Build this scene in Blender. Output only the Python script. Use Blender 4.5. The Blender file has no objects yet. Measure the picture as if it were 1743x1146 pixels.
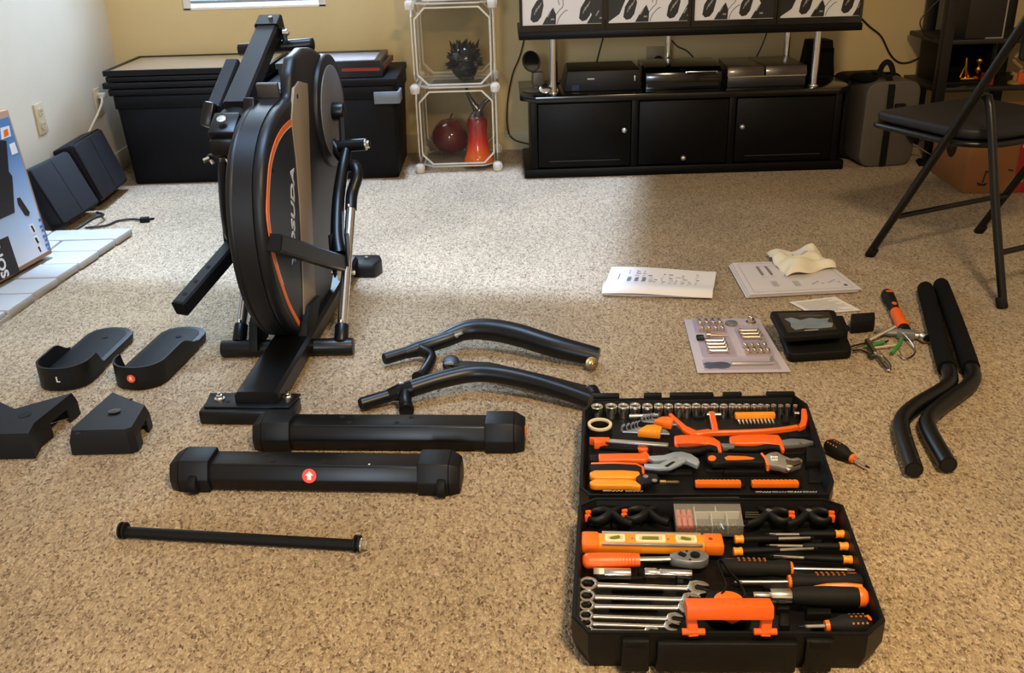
import bpy, bmesh, math, random
from mathutils import Vector, Matrix, Euler
random.seed(7)
PI = math.pi
# ---------------------------------------------------------------- camera, world, light
SC = bpy.context.scene
COL = SC.collection
CF, CT, CH, CR = 1650.0, math.radians(24), 1.08, 0.03      # focal (px of 1743), pitch, height, roll
cam_d = bpy.data.cameras.new('camera'); cam = bpy.data.objects.new('camera', cam_d); COL.objects.link(cam)
cam_d.sensor_width = 36.0; cam_d.lens = 36.0 * CF / 1743.0; cam_d.clip_start = 0.05; cam_d.clip_end = 60
cam.location = (0, 0, CH)
cam.rotation_mode = 'XYZ'
cam.matrix_world = Matrix.Translation((0, 0, CH)) @ Matrix.Rotation(PI/2 - CT, 4, 'X') @ Matrix.Rotation(-CR, 4, 'Z')
SC.camera = cam
SC.view_settings.view_transform = 'Standard'; SC.view_settings.look = 'None'
SC.view_settings.exposure = 0.12; SC.view_settings.gamma = 1.0; SC.view_settings.use_curve_mapping = False

wd = bpy.data.worlds.new('world'); SC.world = wd; wd.use_nodes = True
nt = wd.node_tree; bg = nt.nodes['Background']
bg.inputs[0].default_value = (0.62, 0.78, 1.0, 1); bg.inputs[1].default_value = 2.2

def lamp(name, kind, loc, target, energy, color, size=.3, size_y=None, spread=None, shape=None):
    d = bpy.data.lights.new(name, kind); d.energy = energy; d.color = color
    if kind == 'AREA':
        d.size = size
        d.shape = shape or ('RECTANGLE' if size_y else 'DISK')
        if size_y: d.size_y = size_y
        if spread: d.spread = spread
    else: d.shadow_soft_size = size
    o = bpy.data.objects.new(name, d); COL.objects.link(o); o.location = loc
    o.rotation_euler = (Vector(target) - Vector(loc)).to_track_quat('-Z', 'Y').to_euler()
    return o
lamp('ceiling_lamp', 'AREA', (0.62, 0.32, 2.32), (0.5, 1.0, 0), 68, (1, .76, .45), .40)
lamp('window_daylight', 'AREA', (-1.1, 4.80, 1.45), (-1.0, 3.0, 0.55), 52, (.62, .80, 1), .62, 1.3)
lamp('added_rear_fill', 'AREA', (-1.0, -4.0, 1.75), (-0.6, 3.4, 0.2), 16, (.74, .86, 1), .5, 1.1, math.radians(70))  # added weak cool fill from the unseen rear left
sk = lamp('added_cool_overhead', 'AREA', (-0.64, 3.62, 2.40), (-0.64, 3.62, 0), 28, (.42, .61, 1), 2.2, 1.5, math.radians(6))  # added lamp for the cool carpet patch; the ceiling has no skylight
sk.rotation_euler = (0, 0, -.17)
sk2 = lamp('added_cool_overhead', 'AREA', (-0.8, 2.55, 2.40), (-0.8, 2.55, 0), 9, (.44, .66, 1), 1.8, .9, math.radians(36))  # second added overhead lamp, extends the cool patch forward
sk2.rotation_euler = (0, 0, -.17)

# ---------------------------------------------------------------- picture pixel -> place in the room
def ray(px, py):
    a = px - 871.5; b = py - 573
    u = a*math.cos(CR) - b*math.sin(CR); v = a*math.sin(CR) + b*math.cos(CR)
    return Vector((u/CF, math.cos(CT) - v/CF*math.sin(CT), -math.sin(CT) - v/CF*math.cos(CT)))
def P(px, py, z=0.0):
    d = ray(px, py); t = (z - CH)/d.z
    return Vector((d.x*t, d.y*t, z))
def PY(px, py, Y):
    d = ray(px, py); t = Y/d.y
    return Vector((d.x*t, Y, CH + d.z*t))
def PX(px, py, X):
    d = ray(px, py); t = X/d.x
    return Vector((X, d.y*t, CH + d.z*t))

# ---------------------------------------------------------------- materials
def lin(c):
    return tuple(((x/255)/12.92 if x/255 <= .04045 else ((x/255+.055)/1.055)**2.4) for x in c) + (1,)
def M(name, col, rough=.5, metal=0, var=.12, scale=30, bump=0.0, bscale=300, coat=0, spec=None, trans=0, emit=0, alpha=1):
    m = bpy.data.materials.new(name); m.use_nodes = True
    n = m.node_tree.nodes; l = m.node_tree.links; b = n['Principled BSDF']
    tc = n.new('ShaderNodeTexCoord')
    nz = n.new('ShaderNodeTexNoise'); nz.inputs['Scale'].default_value = scale; nz.inputs['Detail'].default_value = 4
    l.new(tc.outputs['Object'], nz.inputs['Vector'])
    mx = n.new('ShaderNodeMix'); mx.data_type = 'RGBA'
    c = lin(col)
    mx.inputs[6].default_value = tuple(x*(1-var) for x in c[:3]) + (1,)
    mx.inputs[7].default_value = tuple(min(1, x*(1+var)) for x in c[:3]) + (1,)
    l.new(nz.outputs['Fac'], mx.inputs[0]); l.new(mx.outputs[2], b.inputs['Base Color'])
    b.inputs['Roughness'].default_value = rough; b.inputs['Metallic'].default_value = metal
    if coat: b.inputs['Coat Weight'].default_value = coat; b.inputs['Coat Roughness'].default_value = .08
    if spec is not None: b.inputs['Specular IOR Level'].default_value = spec
    if trans: b.inputs['Transmission Weight'].default_value = trans
    if alpha < 1: b.inputs['Alpha'].default_value = alpha
    if emit: b.inputs['Emission Color'].default_value = c; b.inputs['Emission Strength'].default_value = emit
    if bump:
        bz = n.new('ShaderNodeTexNoise'); bz.inputs['Scale'].default_value = bscale; bz.inputs['Detail'].default_value = 3
        l.new(tc.outputs['Object'], bz.inputs['Vector'])
        bp = n.new('ShaderNodeBump'); bp.inputs['Strength'].default_value = bump; bp.inputs['Distance'].default_value = .002
        l.new(bz.outputs['Fac'], bp.inputs['Height']); l.new(bp.outputs[0], b.inputs['Normal'])
    return m
def carpet_mat():
    m = bpy.data.materials.new('carpet'); m.use_nodes = True
    n = m.node_tree.nodes; l = m.node_tree.links; b = n['Principled BSDF']
    tc = n.new('ShaderNodeTexCoord')
    wz = n.new('ShaderNodeTexNoise'); wz.inputs['Scale'].default_value = 45; wz.inputs['Detail'].default_value = 2
    l.new(tc.outputs['Object'], wz.inputs['Vector'])
    wa = n.new('ShaderNodeVectorMath'); wa.operation = 'SCALE'; wa.inputs['Scale'].default_value = .012
    l.new(wz.outputs['Color'], wa.inputs[0])
    ad = n.new('ShaderNodeVectorMath'); l.new(tc.outputs['Object'], ad.inputs[0]); l.new(wa.outputs[0], ad.inputs[1])
    mp = n.new('ShaderNodeMapping'); mp.inputs['Scale'].default_value = (1.35, .75, 1); mp.inputs['Rotation'].default_value = (0, 0, .5)
    l.new(ad.outputs[0], mp.inputs['Vector'])
    vo = n.new('ShaderNodeTexVoronoi'); vo.inputs['Scale'].default_value = 185; l.new(mp.outputs[0], vo.inputs['Vector'])
    sx = n.new('ShaderNodeSeparateColor'); l.new(vo.outputs['Color'], sx.inputs[0])
    fb = n.new('ShaderNodeTexNoise'); fb.inputs['Scale'].default_value = 330; fb.inputs['Detail'].default_value = 2; l.new(mp.outputs[0], fb.inputs['Vector'])
    m1 = n.new('ShaderNodeMath'); m1.operation = 'MULTIPLY_ADD'; m1.inputs[1].default_value = 1.1; m1.inputs[2].default_value = -.55; l.new(fb.outputs['Fac'], m1.inputs[0])
    fm = n.new('ShaderNodeMath'); fm.operation = 'MULTIPLY_ADD'; fm.use_clamp = True; fm.inputs[1].default_value = .75
    l.new(sx.outputs[0], fm.inputs[0])
    m2 = n.new('ShaderNodeMath'); m2.operation = 'ADD'; m2.inputs[1].default_value = .14; l.new(m1.outputs[0], m2.inputs[0]); l.new(m2.outputs[0], fm.inputs[2])
    cr = n.new('ShaderNodeValToRGB'); e = cr.color_ramp.elements
    e[0].position = 0; e[0].color = lin((74, 52, 34)); e[1].position = 1; e[1].color = lin((212, 191, 158))
    for p, c in ((.14, (118, 92, 66)), (.33, (166, 142, 112)), (.68, (186, 163, 130))):
        x = e.new(p); x.color = lin(c)
    l.new(fm.outputs[0], cr.inputs[0])
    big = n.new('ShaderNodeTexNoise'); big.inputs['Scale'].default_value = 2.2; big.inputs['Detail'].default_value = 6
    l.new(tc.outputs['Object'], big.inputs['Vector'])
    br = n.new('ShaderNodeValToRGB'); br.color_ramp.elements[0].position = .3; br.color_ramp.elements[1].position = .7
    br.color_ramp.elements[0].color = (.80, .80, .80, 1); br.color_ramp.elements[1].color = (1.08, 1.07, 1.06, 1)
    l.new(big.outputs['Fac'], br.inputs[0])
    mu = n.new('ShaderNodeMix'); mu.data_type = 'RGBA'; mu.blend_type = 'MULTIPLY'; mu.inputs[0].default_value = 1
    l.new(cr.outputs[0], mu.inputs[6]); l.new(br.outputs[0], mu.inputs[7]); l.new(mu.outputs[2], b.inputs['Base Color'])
    b.inputs['Roughness'].default_value = .95; b.inputs['Specular IOR Level'].default_value = .1
    b.inputs['Sheen Weight'].default_value = .15
    hi = n.new('ShaderNodeMath'); hi.operation = 'SUBTRACT'; hi.inputs[0].default_value = 1; l.new(vo.outputs['Distance'], hi.inputs[1])
    fz = n.new('ShaderNodeTexNoise'); fz.inputs['Scale'].default_value = 420; fz.inputs['Detail'].default_value = 2
    l.new(tc.outputs['Object'], fz.inputs['Vector'])
    ha = n.new('ShaderNodeMath'); ha.operation = 'MULTIPLY_ADD'; ha.inputs[1].default_value = .5
    l.new(fz.outputs['Fac'], ha.inputs[0]); l.new(hi.outputs[0], ha.inputs[2])
    bp = n.new('ShaderNodeBump'); bp.inputs['Strength'].default_value = .9; bp.inputs['Distance'].default_value = .006
    l.new(ha.outputs[0], bp.inputs['Height']); l.new(bp.outputs[0], b.inputs['Normal'])
    return m
def clear_mat(name, tint=(235, 238, 235), body=.12, rough=.12, fr=.5):
    m = bpy.data.materials.new(name); m.use_nodes = True
    n = m.node_tree.nodes; l = m.node_tree.links; b = n['Principled BSDF']; out = n['Material Output']
    tr = n.new('ShaderNodeBsdfTransparent'); tr.inputs[0].default_value = lin(tint)
    mx = n.new('ShaderNodeMixShader')
    lw = n.new('ShaderNodeLayerWeight'); lw.inputs[0].default_value = .25
    nz = n.new('ShaderNodeTexNoise'); nz.inputs['Scale'].default_value = 9
    ma = n.new('ShaderNodeMath'); ma.operation = 'MULTIPLY_ADD'; ma.inputs[1].default_value = body*.8; ma.inputs[2].default_value = body*.6
    l.new(nz.outputs['Fac'], ma.inputs[0])
    ad = n.new('ShaderNodeMath'); ad.use_clamp = True; ml = n.new('ShaderNodeMath'); ml.operation = 'MULTIPLY'; ml.inputs[1].default_value = fr
    l.new(lw.outputs['Fresnel'], ml.inputs[0]); l.new(ml.outputs[0], ad.inputs[0]); l.new(ma.outputs[0], ad.inputs[1])
    b.inputs['Base Color'].default_value = lin(tint); b.inputs['Roughness'].default_value = rough
    l.new(ad.outputs[0], mx.inputs[0]); l.new(tr.outputs[0], mx.inputs[1]); l.new(b.outputs[0], mx.inputs[2]); l.new(mx.outputs[0], out.inputs['Surface'])
    return m
BLK = M('black_plastic', (13, 13, 14), .48, bump=.15, bscale=900, spec=.3)
BLK2 = M('matte_black_plastic', (10, 10, 10), .62, bump=.2, bscale=700, spec=.22)
GLOSS = M('gloss_black', (7, 7, 8), .16, coat=.2)
PAINT = M('satin_black_paint', (8, 8, 9), .36, spec=.35)
FOAM = M('black_foam', (9, 9, 9), .9, spec=.15, bump=.4, bscale=500)
RUB = M('black_rubber', (15, 14, 13), .7, bump=.2, bscale=400, spec=.25)
CHROME = M('chrome', (236, 234, 230), .2, 1, var=.05)
STEEL = M('brushed_steel', (212, 211, 208), .3, .85, bump=.1, bscale=200)
DSTEEL = M('dark_steel', (140, 143, 148), .42, .6)
ORANGE = M('orange_plastic', (247, 116, 26), .42, bump=.1)
AMBER = M('amber_plastic', (251, 150, 34), .42, bump=.1)
RED = M('red_orange_paint', (239, 97, 24), .38)
WHITE = M('white_plastic', (232, 226, 214), .45)
HOLE = M('dark_hole', (5, 5, 5), .9)

# ---------------------------------------------------------------- mesh builder
class S:
    def __init__(s): s.b = bmesh.new()
    def _put(s, b2, Mx=None):
        if Mx is not None: bmesh.ops.transform(b2, matrix=Mx, verts=b2.verts)
        me = bpy.data.meshes.new('t'); b2.to_mesh(me); b2.free(); s.b.from_mesh(me); bpy.data.meshes.remove(me)
        return s
    def box(s, c, size, rot=None, bev=0, seg=2, taper=None, Mx=None):
        b = bmesh.new(); bmesh.ops.create_cube(b, size=1)
        for v in b.verts:
            k = 1.0
            if taper and v.co.z > 0: v.co.x *= taper[0]; v.co.y *= taper[1]
            v.co = Vector((v.co.x*size[0], v.co.y*size[1], v.co.z*size[2]))
        if bev: bmesh.ops.bevel(b, geom=b.edges[:], offset=bev, segments=seg, affect='EDGES', profile=.5)
        m = Matrix.Translation(c)
        if rot is not None: m = m @ (rot if isinstance(rot, Matrix) else Euler(rot).to_matrix().to_4x4())
        if Mx is not None: m = Mx @ m
        return s._put(b, m)
    def cyl(s, p0, p1, r0, r1=None, n=16, caps=True, bev=0):
        p0, p1 = Vector(p0), Vector(p1); d = p1 - p0; r1 = r0 if r1 is None else r1
        b = bmesh.new()
        bmesh.ops.create_cone(b, cap_ends=caps, segments=n, radius1=r0, radius2=r1, depth=d.length)
        if bev:
            ed = [e for e in b.edges if abs(e.verts[0].co.z - e.verts[1].co.z) < 1e-6]
            bmesh.ops.bevel(b, geom=ed, offset=bev, segments=2, affect='EDGES', profile=.5)
        m = Matrix.Translation((p0+p1)/2) @ d.to_track_quat('Z', 'Y').to_matrix().to_4x4()
        return s._put(b, m)
    def ball(s, c, r, sc=(1, 1, 1), n=16, rot=None):
        b = bmesh.new(); bmesh.ops.create_uvsphere(b, u_segments=n, v_segments=max(6, n//2), radius=r)
        m = Matrix.Translation(c)
        if rot is not None: m = m @ Euler(rot).to_matrix().to_4x4()
        return s._put(b, m @ Matrix.Diagonal((*sc, 1)))
    def sweep(s, pts, sec, up=(0, 0, 1), closed=False, caps=True, scales=None):
        pts = [Vector(p) for p in pts]; n = len(pts); up = Vector(up); rings = []
        pu = None
        for i, p in enumerate(pts):
            if closed: t = (pts[(i+1) % n] - pts[i-1])
            else: t = (pts[min(i+1, n-1)] - pts[max(i-1, 0)])
            t.normalize()
            u = up if pu is None else pu
            sd = t.cross(u)
            if sd.length < 1e-4: sd = t.cross(Vector((1, .1, 0)))
            sd.normalize(); w = sd.cross(t); pu = w if pu is None or True else pu
            if pu is not None and abs(t.dot(up)) < .9: 
                sd = t.cross(up).normalized(); w = sd.cross(t)
                pu = w
            k = 1 if scales is None else scales[i]
            rings.append([s.b.verts.new(p + sd*(a*k) + w*(c*k)) for a, c in sec])
        m = len(sec)
        for i in range(n if closed else n-1):
            A, B = rings[i], rings[(i+1) % n]
            for j in range(m):
                s.b.faces.new((A[j], A[(j+1) % m], B[(j+1) % m], B[j]))
        if caps and not closed:
            s.b.faces.new(rings[0][::-1]); s.b.faces.new(rings[-1])
        return s
    def tube(s, pts, r, n=10, closed=False, sm=0, sq=1.0, up=(0, 0, 1)):
        pts = [Vector(p) for p in pts]
        rs = list(r) if isinstance(r, (list, tuple)) else None
        if sm: pts = catmull(pts, sm, closed)
        if rs and len(rs) != len(pts):
            rs = [rs[min(int(i/(len(pts)-1)*(len(rs)-1)), len(rs)-2)]*(1-f) + rs[min(int(i/(len(pts)-1)*(len(rs)-1)), len(rs)-2)+1]*f
                  for i in range(len(pts)) for f in [i/(len(pts)-1)*(len(rs)-1) - min(int(i/(len(pts)-1)*(len(rs)-1)), len(rs)-2)]]
        r0 = 1 if rs else r
        sec = [(math.cos(2*PI*k/n)*r0, math.sin(2*PI*k/n)*r0*sq) for k in range(n)]
        return s.sweep(pts, sec, up, closed, True, rs)
    def rect(s, pts, w, h, up=(0, 0, 1), bev=0, sm=0):
        if sm: pts = catmull([Vector(p) for p in pts], sm)
        a, b, c = w/2, h/2, bev
        sec = [(-a, -b), (a, -b), (a, b), (-a, b)] if not c else [(-a+c, -b), (a-c, -b), (a, -b+c), (a, b-c), (a-c, b), (-a+c, b), (-a, b-c), (-a, -b+c)]
        return s.sweep(pts, sec, up)
    def lathe(s, prof, o=(0, 0, 0), n=24, Mx=None):
        b = bmesh.new(); rings = []
        for r, z in prof:
            rings.append([b.verts.new((r*math.cos(2*PI*k/n), r*math.sin(2*PI*k/n), z)) for k in range(n)] if r > 1e-6 else [b.verts.new((0, 0, z))])
        for A, B in zip(rings, rings[1:]):
            for k in range(n):
                k2 = (k+1) % n
                if len(A) == 1 and len(B) == 1: continue
                if len(A) == 1: b.faces.new((A[0], B[k2], B[k])) if False else b.faces.new((A[0], B[k], B[k2]))
                elif len(B) == 1: b.faces.new((A[k], A[k2], B[0]))
                else: b.faces.new((A[k], A[k2], B[k2], B[k]))
        bmesh.ops.recalc_face_normals(b, faces=b.faces)
        m = Matrix.Translation(o)
        if Mx is not None: m = m @ Mx
        return s._put(b, m)
    def prism(s, pts, z0, z1, Mx=None, bev=0, top=None, seg=2):
        """closed outline pts (2D) from z0 to z1; top = outline of the upper face if it differs"""
        b = bmesh.new(); top = top or pts
        A = [b.verts.new((x, y, z0)) for x, y in pts]; B = [b.verts.new((x, y, z1)) for x, y in top]
        n = len(pts)
        for i in range(n): b.faces.new((A[i], A[(i+1) % n], B[(i+1) % n], B[i]))
        b.faces.new(A[::-1]); b.faces.new(B)
        bmesh.ops.recalc_face_normals(b, faces=b.faces)
        if bev:
            ed = [e for e in b.edges if e.calc_face_angle(0) > .3]
            bmesh.ops.bevel(b, geom=ed, offset=bev, segments=seg, affect='EDGES', profile=.5, clamp_overlap=True)
        return s._put(b, Mx)
    def ring(s, outer, inner, z0, z1, Mx=None):
        b = bmesh.new(); n = len(outer)
        R = [[b.verts.new((x, y, z)) for x, y in o] for o, z in ((outer, z0), (outer, z1), (inner, z1), (inner, z0))]
        for a in range(4):
            A, B = R[a], R[(a+1) % 4]
            for i in range(n): b.faces.new((A[i], A[(i+1) % n], B[(i+1) % n], B[i]))
        bmesh.ops.recalc_face_normals(b, faces=b.faces)
        return s._put(b, Mx)
    def text(s, txt, size, Mx, ext=.0004, shear=0, align='CENTER', bold=0):
        cu = bpy.data.curves.new('t', 'FONT'); cu.body = txt; cu.size = size; cu.extrude = ext; cu.shear = shear; cu.resolution_u = 3
        cu.align_x = align; cu.align_y = 'CENTER'; cu.offset = bold
        o = bpy.data.objects.new('t', cu); COL.objects.link(o)
        bpy.context.view_layer.update()
        me = bpy.data.meshes.new_from_object(o.evaluated_get(bpy.context.evaluated_depsgraph_get()))
        b = bmesh.new(); b.from_mesh(me); bpy.data.objects.remove(o); bpy.data.curves.remove(cu); bpy.data.meshes.remove(me)
        return s._put(b, Mx)
    def grid(s, nx, ny, f):
        V = [[s.b.verts.new(f(i/nx, j/ny)) for j in range(ny+1)] for i in range(nx+1)]
        for i in range(nx):
            for j in range(ny): s.b.faces.new((V[i][j], V[i+1][j], V[i+1][j+1], V[i][j+1]))
        return s
def catmull(pts, k, closed=False):
    out = []; n = len(pts)
    for i in range(n if closed else n-1):
        g = (lambda j: pts[j % n]) if closed else (lambda j: pts[max(0, min(n-1, j))])
        p0, p1, p2, p3 = g(i-1), g(i), g(i+1), g(i+2)
        for q in range(k):
            t = q/k
            out.append(.5*((2*p1) + (p2-p0)*t + (2*p0-5*p1+4*p2-p3)*t*t + (3*p1-p0-3*p2+p3)*t**3))
    if not closed: out.append(pts[-1])
    return out
def rrect(w, h, r, n=5):
    out = []
    for cx, cy, a in ((w/2-r, h/2-r, 0), (-w/2+r, h/2-r, PI/2), (-w/2+r, -h/2+r, PI), (w/2-r, -h/2+r, 1.5*PI)):
        for k in range(n+1): out.append((cx + r*math.cos(a+PI/2*k/n), cy + r*math.sin(a+PI/2*k/n)))
    return out
def circ(r, n=20, cx=0, cy=0, ry=None):
    ry = r if ry is None else ry
    return [(cx + r*math.cos(2*PI*k/n), cy + ry*math.sin(2*PI*k/n)) for k in range(n)]
INV = {}
def tagit(o, label=None, cat=None, group=None, kind=None):
    if label: o['label'] = label
    if cat: o['category'] = cat
    if group: o['group'] = group
    if kind: o['kind'] = kind
    return o
def T(name, label, cat, loc=(0, 0, 0), rz=0, group=None, world=False, rot=None):
    """a thing made of parts: an Empty at its base"""
    o = bpy.data.objects.new(name, None); COL.objects.link(o); o.empty_display_size = .05
    o.location = loc; o.rotation_euler = rot or (0, 0, rz)
    INV[o.name] = (Matrix.Translation(loc) @ Euler(o.rotation_euler).to_matrix().to_4x4()).inverted() if world else None
    return tagit(o, label, cat, group)
def part(s, name, mat, parent=None, label=None, ang=35, kind=None, flat=False):
    b = s.b
    inv = INV.get(parent.name) if parent is not None else None
    if inv is not None: bmesh.ops.transform(b, matrix=inv, verts=b.verts)
    me = bpy.data.meshes.new(name); b.to_mesh(me); b.free()
    me.materials.append(mat)
    if not flat:
        me.polygons.foreach_set('use_smooth', [True]*len(me.polygons)); me.set_sharp_from_angle(angle=math.radians(ang))
    o = bpy.data.objects.new(name, me); COL.objects.link(o)
    if parent is not None:
        o.parent = parent; INV[o.name] = inv
    if label: o['label'] = label
    if kind: o['kind'] = kind
    return o
def solo(s, name, mat, label, cat, group=None, kind=None, base=None, rz=0, ang=35):
    """a thing that is one mesh built in world coordinates; its origin goes to its base"""
    vs = [v.co for v in s.b.verts]
    if base is None:
        base = Vector(((min(v.x for v in vs)+max(v.x for v in vs))/2, (min(v.y for v in vs)+max(v.y for v in vs))/2, min(v.z for v in vs)))
    base = Vector(base)
    bmesh.ops.transform(s.b, matrix=Matrix.Translation(-base), verts=s.b.verts)
    o = part(s, name, mat, ang=ang); o.location = base
    return tagit(o, label, cat, group, kind)
def struct(s, name, mat, ang=35):
    o = part(s, name, mat, ang=ang); o['kind'] = 'structure'; return o
def dup(root, loc=None, rz=None, label=None, rot=None):
    r = root.copy(); COL.objects.link(r)
    if loc is not None: r.location = loc
    if rz is not None: r.rotation_euler = (0, 0, rz)
    if rot is not None: r.rotation_euler = rot
    if label: r['label'] = label
    for ch in list(root.children):
        c = ch.copy(); COL.objects.link(c); c.parent = r
        for g in list(ch.children):
            d = g.copy(); COL.objects.link(d); d.parent = c
    return r
def frame(o, x, y):
    """matrix whose X, Y axes are x, y (made square) at o"""
    x = Vector(x).normalized(); z = x.cross(Vector(y)).normalized(); y = z.cross(x)
    m = Matrix((x, y, z)).transposed().to_4x4(); m.translation = Vector(o); return m
ORD = ['first', 'second', 'third', 'fourth', 'fifth', 'sixth', 'seventh', 'eighth', 'ninth', 'tenth', 'eleventh', 'twelfth', 'thirteenth', 'fourteenth',
       'fifteenth', 'sixteenth', 'seventeenth', 'eighteenth', 'nineteenth', 'twentieth', 'twenty-first', 'twenty-second', 'twenty-third', 'twenty-fourth']
# ---------------------------------------------------------------- the room
XL, XR, YB, YF, ZC = -1.80, 2.75, 4.65, -0.95, 2.42
WALLY = M('yellow_wall_paint', (214, 190, 140), .75, var=.05, scale=6, bump=.25, bscale=160)
WALLW = M('pale_wall_paint', (224, 217, 204), .75, var=.05, scale=5, bump=.25, bscale=160)
CEIL = M('ceiling_paint', (226, 220, 206), .85, var=.04)
TRIM = M('white_trim_paint', (234, 230, 222), .4, var=.04)
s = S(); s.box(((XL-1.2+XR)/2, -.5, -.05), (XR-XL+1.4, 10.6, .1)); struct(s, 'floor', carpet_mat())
WX0, WX1, WZ0, WZ1 = -1.45, -.80, .68, 2.0
s = S()
for x0, x1, z0, z1 in ((XL-.1, WX0, 0, ZC), (WX1, XR+.1, 0, ZC), (WX0, WX1, 0, WZ0), (WX0, WX1, WZ1, ZC)):
    s.box(((x0+x1)/2, YB+.06, (z0+z1)/2), (x1-x0, .12, z1-z0))
struct(s, 'wall_back', WALLY)
s = S(); s.box((XL-.05, (YB-1.2)/2+.1, ZC/2), (.1, YB+1.4, ZC)); s.box((XL-1.15, -3.2, ZC/2), (.1, 4.6, ZC)); s.box((XL-.6, -1.0, ZC/2), (1.2, .1, ZC))
struct(s, 'wall_left', WALLW)
s = S(); s.box((XR+.05, -.2, ZC/2), (.1, 10, ZC)); struct(s, 'wall_right', WALLW)
EDGE = -.30                                                 # unseen rear wall stops here, its end shaped to cut the added fill light
s = S(); s.box(((EDGE+XR)/2, YF-.06, ZC/2), (XR-EDGE, .12, ZC)); struct(s, 'wall_front', WALLW)
s = S(); s.box(((XL-1.2+XR)/2, -.5, ZC+.05), (XR-XL+1.4, 10.6, .1)); struct(s, 'ceiling', CEIL)
s = S(); s.box(((WX1+XR)/2-.55, YB-.007, .045), (XR-WX1+1.3, .014, .09), bev=.004); struct(s, 'baseboard_back', M('painted_baseboard', (196, 178, 140), .5, var=.04))
s = S(); s.box((XL+.007, 2.6, .045), (.014, 4.0, .09), bev=.004); struct(s, 'baseboard_left', TRIM)
# window in the back wall: only its sill and the lowest rail show
fr = S()
for x0, x1, z0, z1 in ((WX0, WX0+.035, WZ0, WZ1), (WX1-.035, WX1, WZ0, WZ1), (WX0, WX1, WZ0, WZ0+.012), (WX0, WX1, WZ1-.03, WZ1)):
    fr.box(((x0+x1)/2, YB+.03, (z0+z1)/2), (x1-x0, .05, z1-z0), bev=.003)
w = struct(fr, 'window_1', TRIM)
s = S(); s.box(((WX0+WX1)/2, YB+.036, (WZ0+WZ1)/2), (WX1-WX0-.07, .006, WZ1-WZ0-.05)); part(s, 'pane', clear_mat('window_glass', (240, 246, 250), .04, .02), w)
sl = M('blind_slat', (150, 156, 166), .5)
for k in range(12):
    s = S(); s.box(((WX0+WX1)/2, YB+.012, WZ0+.075+k*.052), (WX1-WX0-.075, .028, .003), rot=(.5, 0, 0)); part(s, 'slat', sl, w)
s = S(); s.box(((WX0+WX1)/2, YB+.012, WZ0+.036), (WX1-WX0-.075, .026, .013), bev=.004); part(s, 'bottom_rail', sl, w)
# raised white brick hearth along the left wall, brick by brick
HB = M('white_painted_brick', (164, 161, 157), .6, var=.06, scale=14, bump=.5, bscale=60)
s = S(); s.prism([(XL, 2.1), (-1.54, 2.1), (-1.41, 3.43), (XL, 3.45)], .001, .012); hearth = part(s, 'hearth', M('pale_mortar', (166, 160, 150), .8, bump=.4, bscale=90))
tagit(hearth, 'low white painted brick hearth on the carpet along the left wall', 'hearth')
rows = [P(0, 556), P(20, 535), P(70, 510), P(100, 487), P(125, 463), P(155, 441), P(185, 420), P(205, 404)]
ys = [2.10, 2.24, 2.40, 2.53, 2.66, 2.80, 2.935, 3.07, 3.20, 3.325, 3.45]
for i in range(len(ys)-1):
    y0, y1 = ys[i]+.003, ys[i+1]-.003
    xe = lambda y: -1.555 + (y-2.1)*(.165/1.33)
    cuts = [XL+.002, XL+.002 + (.12 if i % 2 else .2), None]
    for k in range(2):
        b = S(); x0 = cuts[k] + (.003 if k else 0)
        xa, xb = (cuts[1]-.003, cuts[1]-.003) if k == 0 else (xe(y0)+random.uniform(-.004, .004), xe(y1)+random.uniform(-.004, .004))
        b.prism([(x0, y0), (xa, y0), (xb, y1), (x0, y1)], .004, .030+random.uniform(-.0015, .0015), bev=.006)
        part(b, 'brick', HB, hearth)
# two outlets on the left wall
IV = M('ivory_plate', (214, 203, 176), .4, var=.03); 
def outlet(y, z, label, gang=1):
    o = T('wall_outlet', label, 'outlet', (XL, y, z), world=True)
    s = S(); s.box((XL+.004, y, z), (.008, .072*gang, .118), bev=.003); part(s, 'cover_plate', IV, o)
    for dz in (.026, -.026):
        s = S(); s.prism(rrect(.034, .030, .012), 0, .003, Mx=frame((XL+.008, y, z+dz), (0, 1, 0), (0, 0, 1))); rc = part(s, 'receptacle', IV, o)
        s = S()
        for dy in (-.007, .007): s.box((XL+.0112, y+dy, z+dz+.003), (.001, .0022, .009))
        s.cyl((XL+.0108, y, z+dz-.008), (XL+.0116, y, z+dz-.008), .0024, n=8); part(s, 'slots', HOLE, rc)
    return o
outlet(3.79, .375, 'ivory two socket outlet with nothing plugged in, low on the left wall')
outlet(4.36, .335, 'ivory outlet with white cord plugged in, beside the black bins')
# ---------------------------------------------------------------- along the back wall
BIN = M('navy_black_fibre', (9, 10, 15), .6, bump=.2, bscale=500, spec=.18)
BIN2 = M('dark_board', (10, 10, 14), .45, bump=.1, spec=.25)
def trunk(name, label, x0, x1, y0, y1, h):
    o = T(name, label, 'storage bin', ((x0+x1)/2, (y0+y1)/2, 0))
    w, d = x1-x0, y1-y0
    s = S(); a = rrect(w*.95, d*.95, .02, 3); t = rrect(w, d, .02, 3)
    s.prism(a, 0, h-.055, top=t, bev=.004); part(s, 'body', BIN, o)
    s = S(); s.prism(rrect(w+.016, d+.016, .022, 3), h-.055, h, bev=.005); part(s, 'rim', BIN, o)
    return o
tr1 = trunk('storage_bin', 'wide black storage trunk by the left wall, carrying a stack of boards', -1.655, -1.03, 4.185, 4.62, .385)
GLASSY = M('brown_tinted_glass', (128, 112, 94), .18, var=.1, scale=3, coat=.6)
zz = .387
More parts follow.
